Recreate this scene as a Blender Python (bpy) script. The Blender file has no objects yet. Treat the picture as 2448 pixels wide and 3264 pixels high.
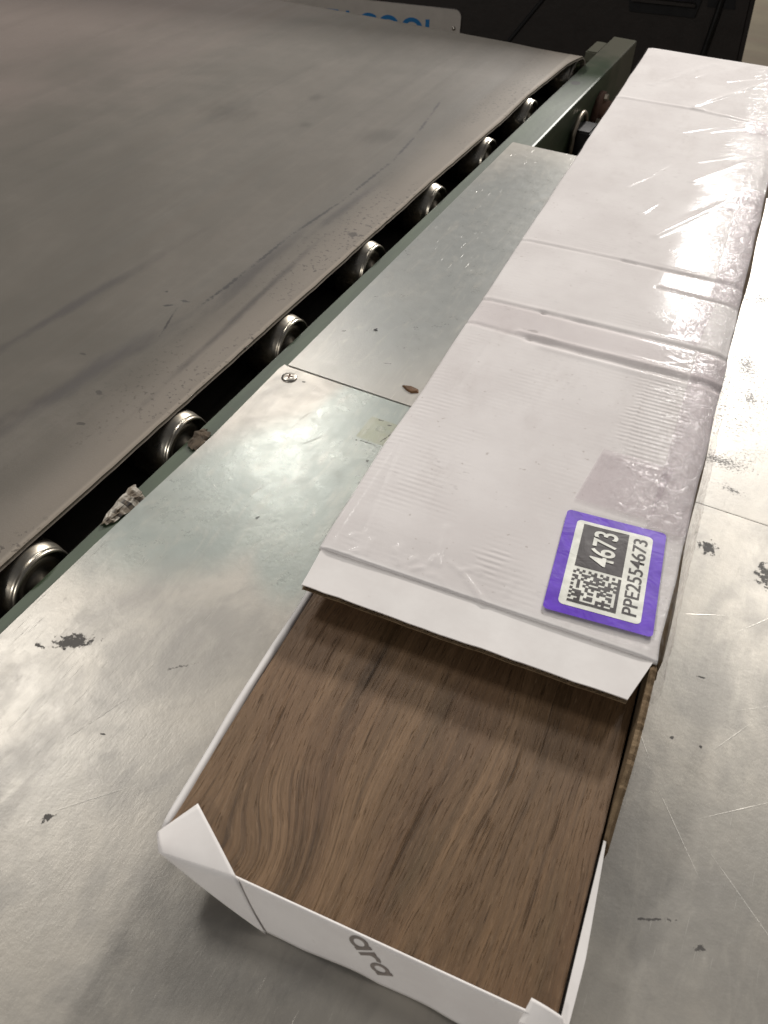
import bpy, bmesh, math, random
import numpy as np
from mathutils import Matrix, Vector

# ---------------------------------------------------------------- camera, light
scene = bpy.context.scene
R = math.radians
cam_d = bpy.data.cameras.new("camera")
cam = bpy.data.objects.new("camera", cam_d)
scene.collection.objects.link(cam)
scene.camera = cam
cam_d.sensor_fit = 'HORIZONTAL'
cam_d.sensor_width = 36.0
cam_d.lens = 36.0 * 2724.94 / 2448.0
cam_d.clip_start = 0.01
cam_d.clip_end = 60
cam.matrix_world = (Matrix.Translation((0.3214, -0.3310, 0.4092))
                    @ Matrix.Rotation(0.4266, 4, 'Z') @ Matrix.Rotation(0.7924, 4, 'X')
                    @ Matrix.Rotation(0.0509, 4, 'Z'))
cam_d.dof.use_dof = True
cam_d.dof.focus_distance = 0.60
cam_d.dof.aperture_fstop = 32.0

world = bpy.data.worlds.new("World")
scene.world = world
world.use_nodes = True
world.node_tree.nodes['Background'].inputs[0].default_value = (0.90, 0.90, 0.95, 1)
world.node_tree.nodes['Background'].inputs[1].default_value = 0.085

def hall_or_fill_lamp(x, y, z, power, sx=0.35, sy=1.2, col=(1.0, 0.96, 0.915)):
    d = bpy.data.lights.new("hall_or_fill_lamp", 'AREA')
    d.shape = 'RECTANGLE'; d.size = sx; d.size_y = sy
    d.energy = power; d.color = col
    o = bpy.data.objects.new("hall_or_fill_lamp", d)
    o.location = (x, y, z)
    scene.collection.objects.link(o)
    return o
# two rows of hall lamps high above the table, and one added fill
hall_or_fill_lamp(-0.10, 9.2, 4.25, 1650, 0.8, 1.8)
hall_or_fill_lamp(1.40, 4.7, 4.25, 82, 0.5, 1.6)
hall_or_fill_lamp(-2.93, 4.63, 4.25, 98, 0.56, 1.1)
hall_or_fill_lamp(-3.05, 1.36, 4.25, 78, 0.56, 1.1)
hall_or_fill_lamp(-0.60, -5.5, 2.3, 215, 0.6, 1.2)  # low front fill, added behind the camera to brighten the end panel

scene.view_settings.view_transform = 'Standard'
scene.view_settings.look = 'None'
scene.view_settings.exposure = 0.16
scene.view_settings.gamma = 1.0
scene.view_settings.use_curve_mapping = False

rng = random.Random(7)
nrs = np.random.RandomState(5)
COL = scene.collection

# ---------------------------------------------------------------- node helper
def srgb(r, g, b):
    f = lambda c: (c / 255 / 12.92) if c / 255 <= 0.04045 else ((c / 255 + 0.055) / 1.055) ** 2.4
    return (f(r), f(g), f(b), 1.0)

class G:
    """small wrapper for node graphs"""
    def __init__(s, name):
        s.m = bpy.data.materials.new(name)
        s.m.use_nodes = True
        s.t = s.m.node_tree
        s.t.nodes.clear()
        s.out = s.t.nodes.new('ShaderNodeOutputMaterial')
    def n(s, typ, props=None, **ins):
        nd = s.t.nodes.new('ShaderNode' + typ)
        for k, v in (props or {}).items():
            setattr(nd, k, v)
        for k, v in ins.items():
            key = int(k[1:]) if (k[0] == 'i' and k[1:].isdigit()) else k.replace('_', ' ')
            s.put(nd.inputs[key], v)
        return nd
    def put(s, sock, v):
        if isinstance(v, bpy.types.NodeSocket):
            s.t.links.new(v, sock)
        elif isinstance(v, bpy.types.Node):
            s.t.links.new(v.outputs[0], sock)
        else:
            sock.default_value = v
    def pos(s, kind='Object'):
        if kind == 'World':
            return s.n('NewGeometry').outputs['Position']
        return s.n('TexCoord').outputs[kind]
    def map(s, vec, loc=(0, 0, 0), rot=(0, 0, 0), sc=(1, 1, 1), typ='POINT'):
        return s.n('Mapping', {'vector_type': typ}, Vector=vec, Location=loc, Rotation=rot, Scale=sc).outputs[0]
    def noise(s, vec, scale=5, detail=4, rough=0.5, dist=0.0):
        return s.n('TexNoise', None, Vector=vec, Scale=scale, Detail=detail, Roughness=rough, Distortion=dist).outputs['Fac']
    def math(s, op, a, b=0.0, c=0.0, clamp=False):
        return s.n('Math', {'operation': op, 'use_clamp': clamp}, i0=a, i1=b, i2=c).outputs[0]
    def rng(s, v, a, b, c=0.0, d=1.0, smooth=True):
        return s.n('MapRange', {'interpolation_type': 'SMOOTHSTEP' if smooth else 'LINEAR'}, i0=v, i1=a, i2=b, i3=c, i4=d).outputs[0]
    def mix(s, f, a, b, blend='MIX'):
        nd = s.n('Mix', {'data_type': 'RGBA', 'blend_type': blend})
        s.put(nd.inputs[0], f); s.put(nd.inputs[6], a); s.put(nd.inputs[7], b)
        return nd.outputs[2]
    def ramp(s, v, stops):
        nd = s.n('ValToRGB', None, Fac=v)
        e = nd.color_ramp.elements
        while len(e) < len(stops):
            e.new(0.5)
        for el, (p, c) in zip(e, stops):
            el.position = p; el.color = c
        return nd.outputs[0]
    def bump(s, h, strength=0.3, dist=0.001, normal=None):
        nd = s.n('Bump', None, Height=h, Strength=strength, Distance=dist)
        if normal is not None:
            s.put(nd.inputs['Normal'], normal)
        return nd.outputs[0]
    def sep(s, vec):
        return s.n('SeparateXYZ', None, Vector=vec).outputs
    def comb(s, x, y, z=0.0):
        return s.n('CombineXYZ', None, X=x, Y=y, Z=z).outputs[0]
    def bsdf(s, **k):
        b = s.n('BsdfPrincipled', None, **k)
        s.t.links.new(b.outputs[0], s.out.inputs[0])
        return b
    def spot(s, vec, x, y, rx, ry, ang=0.0):
        """1 at the centre of an ellipse falling to 0 at its rim and below outside"""
        m = s.map(vec, (x, y, 0), (0, 0, R(ang)), (rx, ry, 1000.0), 'TEXTURE')
        return s.math('SUBTRACT', 1.0, s.n('VectorMath', {'operation': 'LENGTH'}, i0=m).outputs['Value'])

def simple(name, col, rough=0.5, metal=0.0, bump=None, var=0.12, vscale=40, spec=0.5):
    g = G(name)
    p = g.pos()
    n = g.noise(p, vscale, 5, 0.6)
    c = g.mix(g.rng(n, 0.3, 0.7), tuple(x * (1 - var) for x in col[:3]) + (1,), tuple(min(1, x * (1 + var)) for x in col[:3]) + (1,))
    k = dict(Base_Color=c, Roughness=g.rng(n, 0.2, 0.8, max(0.02, rough - 0.08), rough + 0.08), Metallic=metal)
    k['Specular_IOR_Level'] = spec
    if bump:
        k['Normal'] = g.bump(g.noise(p, bump[0], 4, 0.6), bump[1], bump[2])
    g.bsdf(**k)
    return g.m

# ---------------------------------------------------------------- materials
def mat_plate(name, near):
    g = G(name)
    p = g.pos('World')
    # measured marks left on this sheet
    big = g.noise(p, 9, 5, 0.6)
    mid = g.noise(p, 70, 8, 0.75)
    fine = g.noise(p, 420, 4, 0.7)
    blot = g.noise(g.map(p, rot=(0, 0, R(20)), sc=(1, 0.6, 1)), 24, 5, 0.6, 0.6)
    # brushed / scratched directions
    def scr(ang, sx, sy, lo, hi, seed):
        v = g.map(p, (seed, seed * 0.7, 0), (0, 0, R(ang)), (sx, sy, 1))
        return g.rng(g.noise(v, 1.0, 2, 0.5), lo, hi)
    brushed = g.noise(g.map(p, rot=(0, 0, R(-28)), sc=(900, 60, 1)), 1.0, 3, 0.6)
    s1 = scr(33, 1100, 28, 0.70, 0.78, 3.1)
    s2 = scr(-38, 1250, 30, 0.71, 0.78, 9.7)
    s3 = scr(70, 1000, 36, 0.72, 0.79, 5.3)
    scratch = g.math('MAXIMUM', g.math('MAXIMUM', s1, s2), s3)
    patch = g.rng(g.noise(p, 7, 2, 0.5), 0.40, 0.62)
    scratch = g.math('MULTIPLY', scratch, patch)
    if near:
        singles = [(0.381, -0.088, 0.030, 0.0005, 128), (0.405, -0.062, 0.028, 0.0004, 40), (0.352, -0.045, 0.016, 0.0004, 122),
                   (0.070, 0.088, 0.016, 0.0006, 62), (0.064, 0.024, 0.017, 0.0004, 76), (0.051, 0.110, 0.010, 0.0005, 80),
                   (0.085, -0.17, 0.030, 0.0004, 70), (0.115, -0.205, 0.028, 0.0005, 48), (0.425, 0.02, 0.05, 0.0005, 35),
                   (0.40, 0.075, 0.035, 0.0004, 52), (0.365, 0.06, 0.022, 0.0004, 25), (0.42, -0.11, 0.04, 0.0005, 140),
                   (0.036, 0.012, 0.004, 0.0006, -30), (0.09, -0.02, 0.010, 0.0004, 85), (0.395, -0.02, 0.02, 0.0004, 60)]
        for a in singles:
            scratch = g.math('MAXIMUM', scratch, g.math('MULTIPLY', g.rng(g.spot(p, *a), 0.05, 0.8), g.rng(fine, 0.35, 0.6)))
    base = g.mix(g.rng(big, 0.3, 0.7), srgb(162, 158, 150), srgb(180, 174, 163))
    base = g.mix(g.rng(blot, 0.42, 0.66, 0, 0.55 if near else 0.1), base, srgb(134, 131, 126))
    base = g.mix(g.rng(mid, 0.5, 0.75, 0, 0.16), base, srgb(190, 187, 178))
    # green-blue tint in broad soft-edged blotches
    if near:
        teal_tint = g.math('MAXIMUM', g.rng(g.math('ADD', g.spot(p, 0.070, 0.035, 0.075, 0.165, -32), g.math('MULTIPLY', g.math('SUBTRACT', big, 0.5), 0.5)), 0.0, 0.45),
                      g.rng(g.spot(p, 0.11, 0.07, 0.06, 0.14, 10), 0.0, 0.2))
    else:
        teal_tint = g.rng(g.math('ADD', g.spot(p, 0.06, 0.42, 0.12, 0.34, 0), g.math('MULTIPLY', g.math('SUBTRACT', big, 0.5), 0.6)), 0.0, 0.5)
    base = g.mix(g.math('MULTIPLY', teal_tint, 0.6), base, srgb(136, 150, 145) if near else srgb(136, 143, 143))
    base = g.mix(g.math('MULTIPLY', scratch, 0.45), base, srgb(225, 222, 213))
    if near:
        res = g.math('MULTIPLY', g.math('MULTIPLY', g.rng(g.math('ABSOLUTE', g.math('SUBTRACT', g.sep(p)[0], 0.110)), 0.0150, 0.0135), g.rng(g.math('ABSOLUTE', g.math('SUBTRACT', g.sep(p)[1], 0.121)), 0.0145, 0.0130)), g.rng(mid, 0.3, 0.6, 0.4, 0.8))
        base = g.mix(res, base, srgb(138, 140, 118))
    swirl = g.noise(g.map(p, rot=(0, 0, R(40)), sc=(60, 14, 1)), 1.0, 5, 0.65, 2.5)
    base = g.mix(g.rng(swirl, 0.5, 0.7, 0, 0.28), base, srgb(186, 181, 170))
    base = g.mix(g.rng(g.noise(g.map(p, (3, 3, 0), rot=(0, 0, R(-50)), sc=(26, 9, 1)), 1.0, 5, 0.7, 1.5), 0.52, 0.72, 0, 0.2 if near else 0.1), base, srgb(120, 115, 108))
    # black scuffs
    flake = g.math('MULTIPLY', g.math('SUBTRACT', g.noise(p, 330, 5, 0.65), 0.5), 3.2)
    flake2 = g.math('MULTIPLY', g.math('SUBTRACT', g.noise(p, 520, 4, 0.7), 0.53), 4.5)
    if near:
        marks = [(0.0395, -0.1365, 0.0160, 0.0062, 36, 1), (0.0245, -0.1475, 0.004, 0.0028, 0, 1), (0.355, 0.118, 0.0075, 0.0085, 20, 1),
                 (0.394, 0.113, 0.010, 0.014, 0, 1), (0.100, -0.225, 0.0042, 0.0025, 60, 1), (0.104, -0.122, 0.012, 0.0012, 42, 2),
                 (0.105, 0.105, 0.013, 0.0009, 3, 1), (0.098, 0.104, 0.002, 0.002, 0, 1), (0.1035, 0.1335, 0.0028, 0.0016, 0, 1),
                 (0.112, 0.131, 0.004, 0.0016, 10, 1), (0.117, 0.119, 0.014, 0.0009, 74, 1), (0.380, -0.135, 0.014, 0.0011, 27, 1),
                 (0.402, -0.138, 0.0045, 0.0018, 30, 1), (0.366, -0.036, 0.0015, 0.0015, 0, 1), (0.381, -0.034, 0.0012, 0.0012, 0, 1),
                 (0.372, 0.012, 0.004, 0.0008, 10, 1), (0.094, -0.176, 0.003, 0.0007, 15, 1), (0.078, 0.0, 0.0025, 0.0012, 60, 1),
                 (0.116, 0.087, 0.0018, 0.0018, 0, 1), (0.028, 0.1475, 0.0018, 0.0012, 30, 1), (0.175, -0.30, 0.01, 0.004, 30, 1)]
    else:
        marks = [(0.358, 0.186, 0.012, 0.005, -12, 2), (0.341, 0.352, 0.016, 0.035, 10, 2), (0.352, 0.305, 0.010, 0.018, 0, 2),
                 (0.345, 0.215, 0.03, 0.012, 0, 2), (0.075, 0.205, 0.004, 0.0008, 20, 1), (0.072, 0.265, 0.005, 0.004, 0, 2),
                 (0.088, 0.60, 0.002, 0.002, 0, 1), (0.02, 0.23, 0.003, 0.0008, 40, 1), (0.335, 0.47, 0.03, 0.03, 0, 2)]
    dark = None
    for (x, y, rx, ry, an, k) in marks:
        m = g.rng(g.math('ADD', g.spot(p, x, y, rx, ry, an), flake if k == 1 else flake2), 0.25, 0.55 if k == 1 else 0.9, 0.0, 1.0 if k == 1 else 0.75)
        m = g.math('MULTIPLY', m, g.rng(g.spot(p, x, y, rx * 1.5, ry * 1.5, an), 0.0, 0.05))
        dark = m if dark is None else g.math('MAXIMUM', dark, m)
    if not near:
        spk = g.math('MULTIPLY', g.rng(g.noise(p, 420, 6, 0.75), 0.50, 0.62), g.rng(g.math('ADD', g.spot(p, 0.350, 0.33, 0.05, 0.16, 0), g.math('MULTIPLY', g.math('SUBTRACT', g.noise(p, 40, 4), 0.5), 2.0)), 0.1, 0.7, 0, 0.7))
        dark = g.math('MAXIMUM', dark, spk)
    soft = g.rng(g.math('ADD', g.spot(p, 0.055, -0.262, 0.05, 0.035, 20), g.math('MULTIPLY', g.math('SUBTRACT', mid, 0.5), 1.5)), 0.1, 0.8, 0, 0.35)
    soft = g.math('MAXIMUM', soft, g.rng(g.noise(p, 22, 7, 0.75), 0.52, 0.85, 0, 0.4 if near else 0.2))
    base = g.mix(soft, base, srgb(120, 116, 110))
    base = g.mix(g.math('MULTIPLY', dark, 0.85), base, srgb(50, 46, 44))
    rough = g.math('ADD', g.math('ADD', g.rng(mid, 0.25, 0.75, 0.31, 0.37), g.rng(blot, 0.35, 0.75, -0.02 if near else 0.0, 0.03 if near else 0.01)), g.math('MULTIPLY', teal_tint, -0.05))
    rough = g.math('ADD', rough, g.math('MULTIPLY', dark, 0.3))
    rough = g.math('ADD', rough, g.math('MULTIPLY', soft, 0.15))
    ham = g.noise(p, 330, 5, 0.7)
    h = g.math('ADD', g.math('MULTIPLY', ham, 0.5), g.math('ADD', g.math('MULTIPLY', brushed, 0.22), g.math('MULTIPLY', scratch, 0.5)))
    nrm = g.bump(h, 0.27, 0.0006)
    nrm = g.bump(g.noise(p, 60, 2, 0.5), 0.05, 0.002, nrm)
    b = g.bsdf(Base_Color=base, Roughness=rough, Metallic=g.math('SUBTRACT', 0.29 if near else 0.22, g.math('MULTIPLY', dark, 0.22)), Normal=nrm)
    return g.m

def mat_belt():
    g = G('belt_fabric')
    p = g.pos('World')
    st1 = g.noise(g.map(p, sc=(30, 1.6, 1)), 1.0, 6, 0.6, 0.3)
    st2 = g.noise(g.map(p, rot=(0, 0, R(2)), sc=(120, 5, 1)), 1.0, 5, 0.6)
    big = g.noise(g.map(p, sc=(1, 0.7, 1)), 4.0, 5, 0.6, 0.5)
    mot = g.noise(p, 22, 7, 0.7)
    c = g.mix(g.rng(st1, 0.32, 0.68), srgb(93, 88, 79), srgb(101, 95, 86))
    c = g.mix(g.rng(mot, 0.40, 0.70, 0, 0.45), c, srgb(112, 105, 96))
    c = g.mix(g.rng(st2, 0.48, 0.75, 0, 0.25), c, srgb(116, 109, 99))
    c = g.mix(g.rng(big, 0.42, 0.66, 0, 0.7), c, srgb(84, 79, 70))
    warm = g.rng(g.math('ADD', g.sep(p)[0], g.math('MULTIPLY', g.math('SUBTRACT', big, 0.5), 0.5)), -0.35, -0.75)
    c = g.mix(g.math('MULTIPLY', warm, 0.7), c, srgb(116, 103, 96))
    # lighter worn band along the edge
    x = g.sep(p)[0]
    wob = g.math('MULTIPLY', g.math('SUBTRACT', g.noise(p, 9, 3), 0.5), 0.03)
    xe = g.math('ADD', x, wob)
    edge = g.rng(xe, -0.085, -0.035)
    c = g.mix(g.math('MULTIPLY', edge, 0.6), c, srgb(142, 132, 120))
    # soiled darker, slightly violet lane
    nz = g.math('MULTIPLY', g.math('SUBTRACT', g.noise(g.map(p, sc=(1, 0.35, 1)), 45, 5, 0.65), 0.5), 1.6)
    def smear(L, lo, hi, amt, col, c, noise):
        m = None
        for a in L:
            k = g.rng(g.math('ADD', g.spot(p, *a), noise), lo, hi)
            k = g.math('MULTIPLY', k, g.rng(g.spot(p, a[0], a[1], a[2] * 1.4, a[3] * 1.4, a[4]), 0.0, 0.1))
            m = k if m is None else g.math('MAXIMUM', m, k)
        return g.mix(g.math('MULTIPLY', m, amt), c, col)
    c = smear([(-0.112, 0.06, 0.016, 0.20, -6), (-0.088, 0.27, 0.012, 0.15, 2), (-0.078, 0.42, 0.009, 0.12, -2), (-0.135, -0.08, 0.020, 0.15, -8), (-0.06, 0.20, 0.006, 0.22, 3), (-0.19, 0.1, 0.010, 0.25, -5)], 0.1, 1.0, 0.7, srgb(64, 59, 57), c, nz)
    c = smear([(-0.324, 0.565, 0.055, 0.050, -30), (-0.26, 0.67, 0.015, 0.02, 0), (-0.224, 0.583, 0.012, 0.014, 0), (-0.13, 0.60, 0.05, 0.03, 40)], 0.0, 1.0, 0.7, srgb(72, 67, 58), c, nz)
    # thin torn crease running along the belt
    nf = g.math('MULTIPLY', g.math('SUBTRACT', g.noise(p, 260, 4, 0.7), 0.5), 2.2)
    pts = [(-0.118, 0.751), (-0.1075, 0.69), (-0.097, 0.628), (-0.088, 0.545), (-0.088, 0.43), (-0.095, 0.33), (-0.094, 0.259), (-0.096, 0.181)]
    segs = []
    for a, b in zip(pts, pts[1:]):
        L = math.hypot(b[0] - a[0], b[1] - a[1])
        segs.append(((a[0] + b[0]) / 2, (a[1] + b[1]) / 2, L * 0.62, 0.0030, math.degrees(math.atan2(b[1] - a[1], b[0] - a[0]))))
    segs += [(-0.119, 0.171, 0.008, 0.0022, 40), (-0.110, 0.184, 0.007, 0.003, 20), (-0.134, 0.188, 0.003, 0.0025, 0), (-0.104, 0.15, 0.03, 0.0016, 108)]
    c = smear(segs, 0.15, 0.8, 0.9, srgb(48, 44, 42), c, nf)
    c = smear([(-0.090, 0.046, 0.0035, 0.003, 0), (-0.133, 0.079, 0.003, 0.002, 0), (-0.078, 0.011, 0.004, 0.002, 20), (-0.044, 0.366, 0.006, 0.006, 0)], 0.0, 0.4, 0.75, srgb(60, 55, 50), c, nf)
    c = g.mix(g.rng(x, -0.0330, -0.0300, 0, 0.6), c, srgb(158, 148, 134))
    # peppered dirt near the edge
    pep = g.math('MULTIPLY', g.rng(g.noise(p, 230, 3, 0.6), 0.57, 0.66), g.rng(g.noise(g.map(p, sc=(1, 0.4, 1)), 20, 3), 0.42, 0.58))
    pep = g.math('MULTIPLY', pep, g.rng(xe, -0.11, -0.05))
    c = g.mix(g.math('MULTIPLY', pep, 0.8), c, srgb(70, 64, 58))
    weave = g.noise(p, 700, 5, 0.8)
    h = g.math('ADD', g.math('MULTIPLY', weave, 0.7), g.math('ADD', g.math('MULTIPLY', st2, 0.6), g.math('MULTIPLY', big, 0.5)))
    g.bsdf(Base_Color=c, Roughness=g.rng(st1, 0.3, 0.7, 0.50, 0.66), Specular_IOR_Level=0.35, Normal=g.bump(h, 0.25, 0.0012))
    return g.m

def mat_card():
    g = G('white_corrugated_board')
    p = g.pos()
    s = g.sep(p)
    y = s[1]
    flute = g.math('SINE', g.math('MULTIPLY', y, 2 * math.pi / 0.0042))
    msk = g.rng(g.noise(p, 20, 5, 0.7), 0.42, 0.78)
    patch = g.math('MAXIMUM', g.rng(g.math('ADD', g.spot(p, 0.155, 0.20, 0.024, 0.075, 0), g.math('MULTIPLY', g.math('SUBTRACT', g.noise(p, 70, 3), 0.5), 1.2)), 0.0, 0.5), g.rng(g.math('ADD', g.spot(p, 0.092, 0.030, 0.016, 0.014, 0), g.math('MULTIPLY', g.math('SUBTRACT', g.noise(p, 90, 3), 0.5), 2.0)), 0.1, 0.8))
    near = g.rng(g.math('ADD', s[0], g.math('MULTIPLY', y, 0.5)), 0.18, 0.05)
    amt = g.math('MAXIMUM', g.math('MULTIPLY', patch, 1.0), g.math('MULTIPLY', msk, g.math('MULTIPLY_ADD', near, 0.6, 0.18)))
    big = g.noise(p, 14, 5, 0.6)
    fine = g.noise(p, 240, 4, 0.7)
    streak = g.noise(g.map(p, sc=(14, 500, 1)), 1.0, 3, 0.6)
    c = g.mix(g.rng(big, 0.3, 0.7), srgb(222, 217, 214), srgb(234, 230, 227))
    c = g.mix(g.rng(streak, 0.55, 0.8, 0, 0.12), c, srgb(186, 178, 170))
    ghost = g.math('MULTIPLY', g.rng(g.noise(g.map(p, sc=(160, 420, 1)), 1.0, 2, 0.5), 0.60, 0.70), g.rng(g.noise(p, 17, 2), 0.56, 0.66))
    c = g.mix(g.math('MULTIPLY', ghost, 0.24), c, srgb(150, 142, 138))
    dirt = g.math('MULTIPLY', g.rng(g.noise(p, 300, 2, 0.5), 0.70, 0.76), 0.35)
    c = g.mix(dirt, c, srgb(140, 125, 110))
    c = g.mix(g.rng(g.noise(g.map(p, rot=(0, 0, R(15)), sc=(1, 0.4, 1)), 30, 6, 0.7), 0.52, 0.75, 0, 0.22), c, srgb(186, 176, 170))
    smudge = g.rng(g.math('ADD', g.spot(p, 0.049, 0.2665, 0.010, 0.003, -2), g.math('MULTIPLY', g.math('SUBTRACT', fine, 0.5), 2.5)), 0.2, 0.8, 0, 0.4)
    c = g.mix(smudge, c, srgb(120, 112, 105))
    h = g.math('ADD', g.math('MULTIPLY', flute, g.math('MULTIPLY', amt, 0.45)), g.math('ADD', g.math('MULTIPLY', fine, 0.25), g.math('MULTIPLY', big, 0.3)))
    g.bsdf(Base_Color=c, Roughness=0.75, Specular_IOR_Level=0.06, Normal=g.bump(h, 0.28, 0.0012))
    return g.m

def mat_paper():
    g = G('plain_white_board')
    p = g.pos()
    c = g.mix(g.rng(g.noise(p, 30, 5, 0.6), 0.3, 0.7), srgb(230, 225, 221), srgb(240, 236, 232))
    c = g.mix(g.rng(g.noise(p, 190, 3, 0.6), 0.68, 0.8, 0, 0.2), c, srgb(176, 166, 155))
    h = g.math('ADD', g.noise(p, 500, 3, 0.6), g.noise(p, 35, 3, 0.5))
    g.bsdf(Base_Color=c, Roughness=0.6, Specular_IOR_Level=0.3, Normal=g.bump(g.noise(p, 40, 3, 0.5), 0.2, 0.0012))
    return g.m

def mat_kraft():
    g = G('kraft_and_shaded_board')
    p = g.pos()
    c = g.mix(g.rng(g.noise(p, 90, 6, 0.7), 0.3, 0.7), srgb(104, 86, 64), srgb(138, 118, 92))
    c = g.mix(g.rng(g.noise(g.map(p, sc=(400, 40, 400)), 1.0, 3), 0.5, 0.8, 0, 0.4), c, srgb(104, 82, 58))
    g.bsdf(Base_Color=c, Roughness=0.85, Specular_IOR_Level=0.2, Normal=g.bump(g.noise(p, 500, 5, 0.7), 0.5, 0.001))
    return g.m

def mat_wood():
    g = G('oak_print_vinyl')
    p = g.pos()
    x, y, z = g.sep(p)
    # grain lines sway and bend round a knot near the corner
    low = g.noise(g.map(p, sc=(7, 3.5, 1)), 1.0, 2, 0.5)
    low2 = g.noise(g.map(p, (3, 1, 0), sc=(26, 16, 1)), 1.0, 3, 0.5)
    def bell(cx, cy, sx, sy, amp):
        m = g.map(p, (cx, cy, 0), (0, 0, 0), (sx, sy, 1000), 'TEXTURE')
        r2 = g.n('VectorMath', {'operation': 'DOT_PRODUCT'}, i0=m, i1=m).outputs['Value']
        return g.math('MULTIPLY', g.math('POWER', 2.718, g.math('MULTIPLY', r2, -1.0)), amp)
    xs = g.math('ADD', x, g.math('MULTIPLY', g.math('SUBTRACT', low, 0.5), 0.022))
    xs = g.math('ADD', xs, g.math('MULTIPLY', g.math('SUBTRACT', low2, 0.5), 0.004))
    xs = g.math('ADD', xs, bell(0.052, -0.168, 0.030, 0.038, -0.026))
    xs = g.math('ADD', xs, bell(0.020, -0.11, 0.03, 0.05, -0.006))
    xs = g.math('ADD', xs, bell(0.12, -0.20, 0.035, 0.08, 0.010))
    q = g.comb(xs, y)
    band = g.noise(g.map(q, sc=(42, 2.2, 1)), 1.0, 4, 0.55)
    fin = g.noise(g.map(q, (7, 2, 0), sc=(260, 7, 1)), 1.0, 5, 0.62)
    fib = g.noise(g.map(q, (1, 5, 0), sc=(1200, 30, 1)), 1.0, 4, 0.65)
    tone = g.noise(g.map(q, (11, 4, 0), sc=(20, 6, 1)), 1.0, 3, 0.5)
    v = g.math('ADD', g.math('MULTIPLY', band, 0.55), g.math('MULTIPLY', fin, 0.45))
    c = g.ramp(v, [(0.32, srgb(64, 49, 32)), (0.44, srgb(96, 74, 51)), (0.55, srgb(120, 94, 67)), (0.68, srgb(145, 116, 86))])
    c = g.mix(g.rng(tone, 0.44, 0.64, 0, 0.5), c, srgb(116, 88, 64))
    c = g.mix(g.rng(g.noise(g.map(q, (2, 9, 0), sc=(34, 5, 1)), 1.0, 3), 0.52, 0.70, 0, 0.55), c, srgb(88, 74, 52))
    c = g.mix(g.rng(fib, 0.4, 0.72, 0, 0.5), c, srgb(78, 60, 42))
    c = g.mix(g.rng(g.noise(g.map(q, (9, 9, 0), sc=(900, 120, 1)), 1.0, 4, 0.7), 0.5, 0.75, 0, 0.4), c, srgb(148, 122, 94))
    # dark pores: short dashes and a few long cracks
    pore = g.rng(g.noise(g.map(q, (5, 5, 0), sc=(1500, 60, 1)), 1.0, 3, 0.6), 0.59, 0.68)
    crack = g.rng(g.noise(g.map(q, (8, 3, 0), sc=(300, 6, 1)), 1.0, 6, 0.7), 0.575, 0.66)
    crack = g.math('MULTIPLY', crack, g.rng(g.noise(p, 30, 2), 0.42, 0.58))
    ring = g.math('SINE', g.math('MULTIPLY', g.math('ADD', xs, g.math('MULTIPLY', fin, 0.009)), 1500))
    ring = g.math('MULTIPLY', g.rng(ring, 0.55, 0.95), g.rng(g.math('ADD', g.spot(p, 0.045, -0.15, 0.055, 0.055, 0), g.math('MULTIPLY', g.math('SUBTRACT', fib, 0.5), 1.2)), 0.15, 0.7, 0, 0.75))
    dk = g.math('MAXIMUM', g.math('MULTIPLY', pore, 0.5), g.math('MAXIMUM', g.math('MULTIPLY', crack, 0.68), g.math('MULTIPLY', ring, 0.42)))
    c = g.mix(dk, c, srgb(40, 28, 18))
    # pale flecks
    fl = g.rng(g.noise(g.map(q, (4, 14, 0), sc=(520, 70, 1)), 1.0, 2), 0.70, 0.78, 0, 0.5)
    c = g.mix(fl, c, srgb(160, 132, 104))
    h = g.math('SUBTRACT', g.math('MULTIPLY', fib, 0.4), g.math('MULTIPLY', dk, 0.9))
    g.bsdf(Base_Color=c, Roughness=g.rng(fib, 0.3, 0.7, 0.42, 0.55), Specular_IOR_Level=0.35, Normal=g.bump(h, 0.6, 0.0008))
    return g.m

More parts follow.
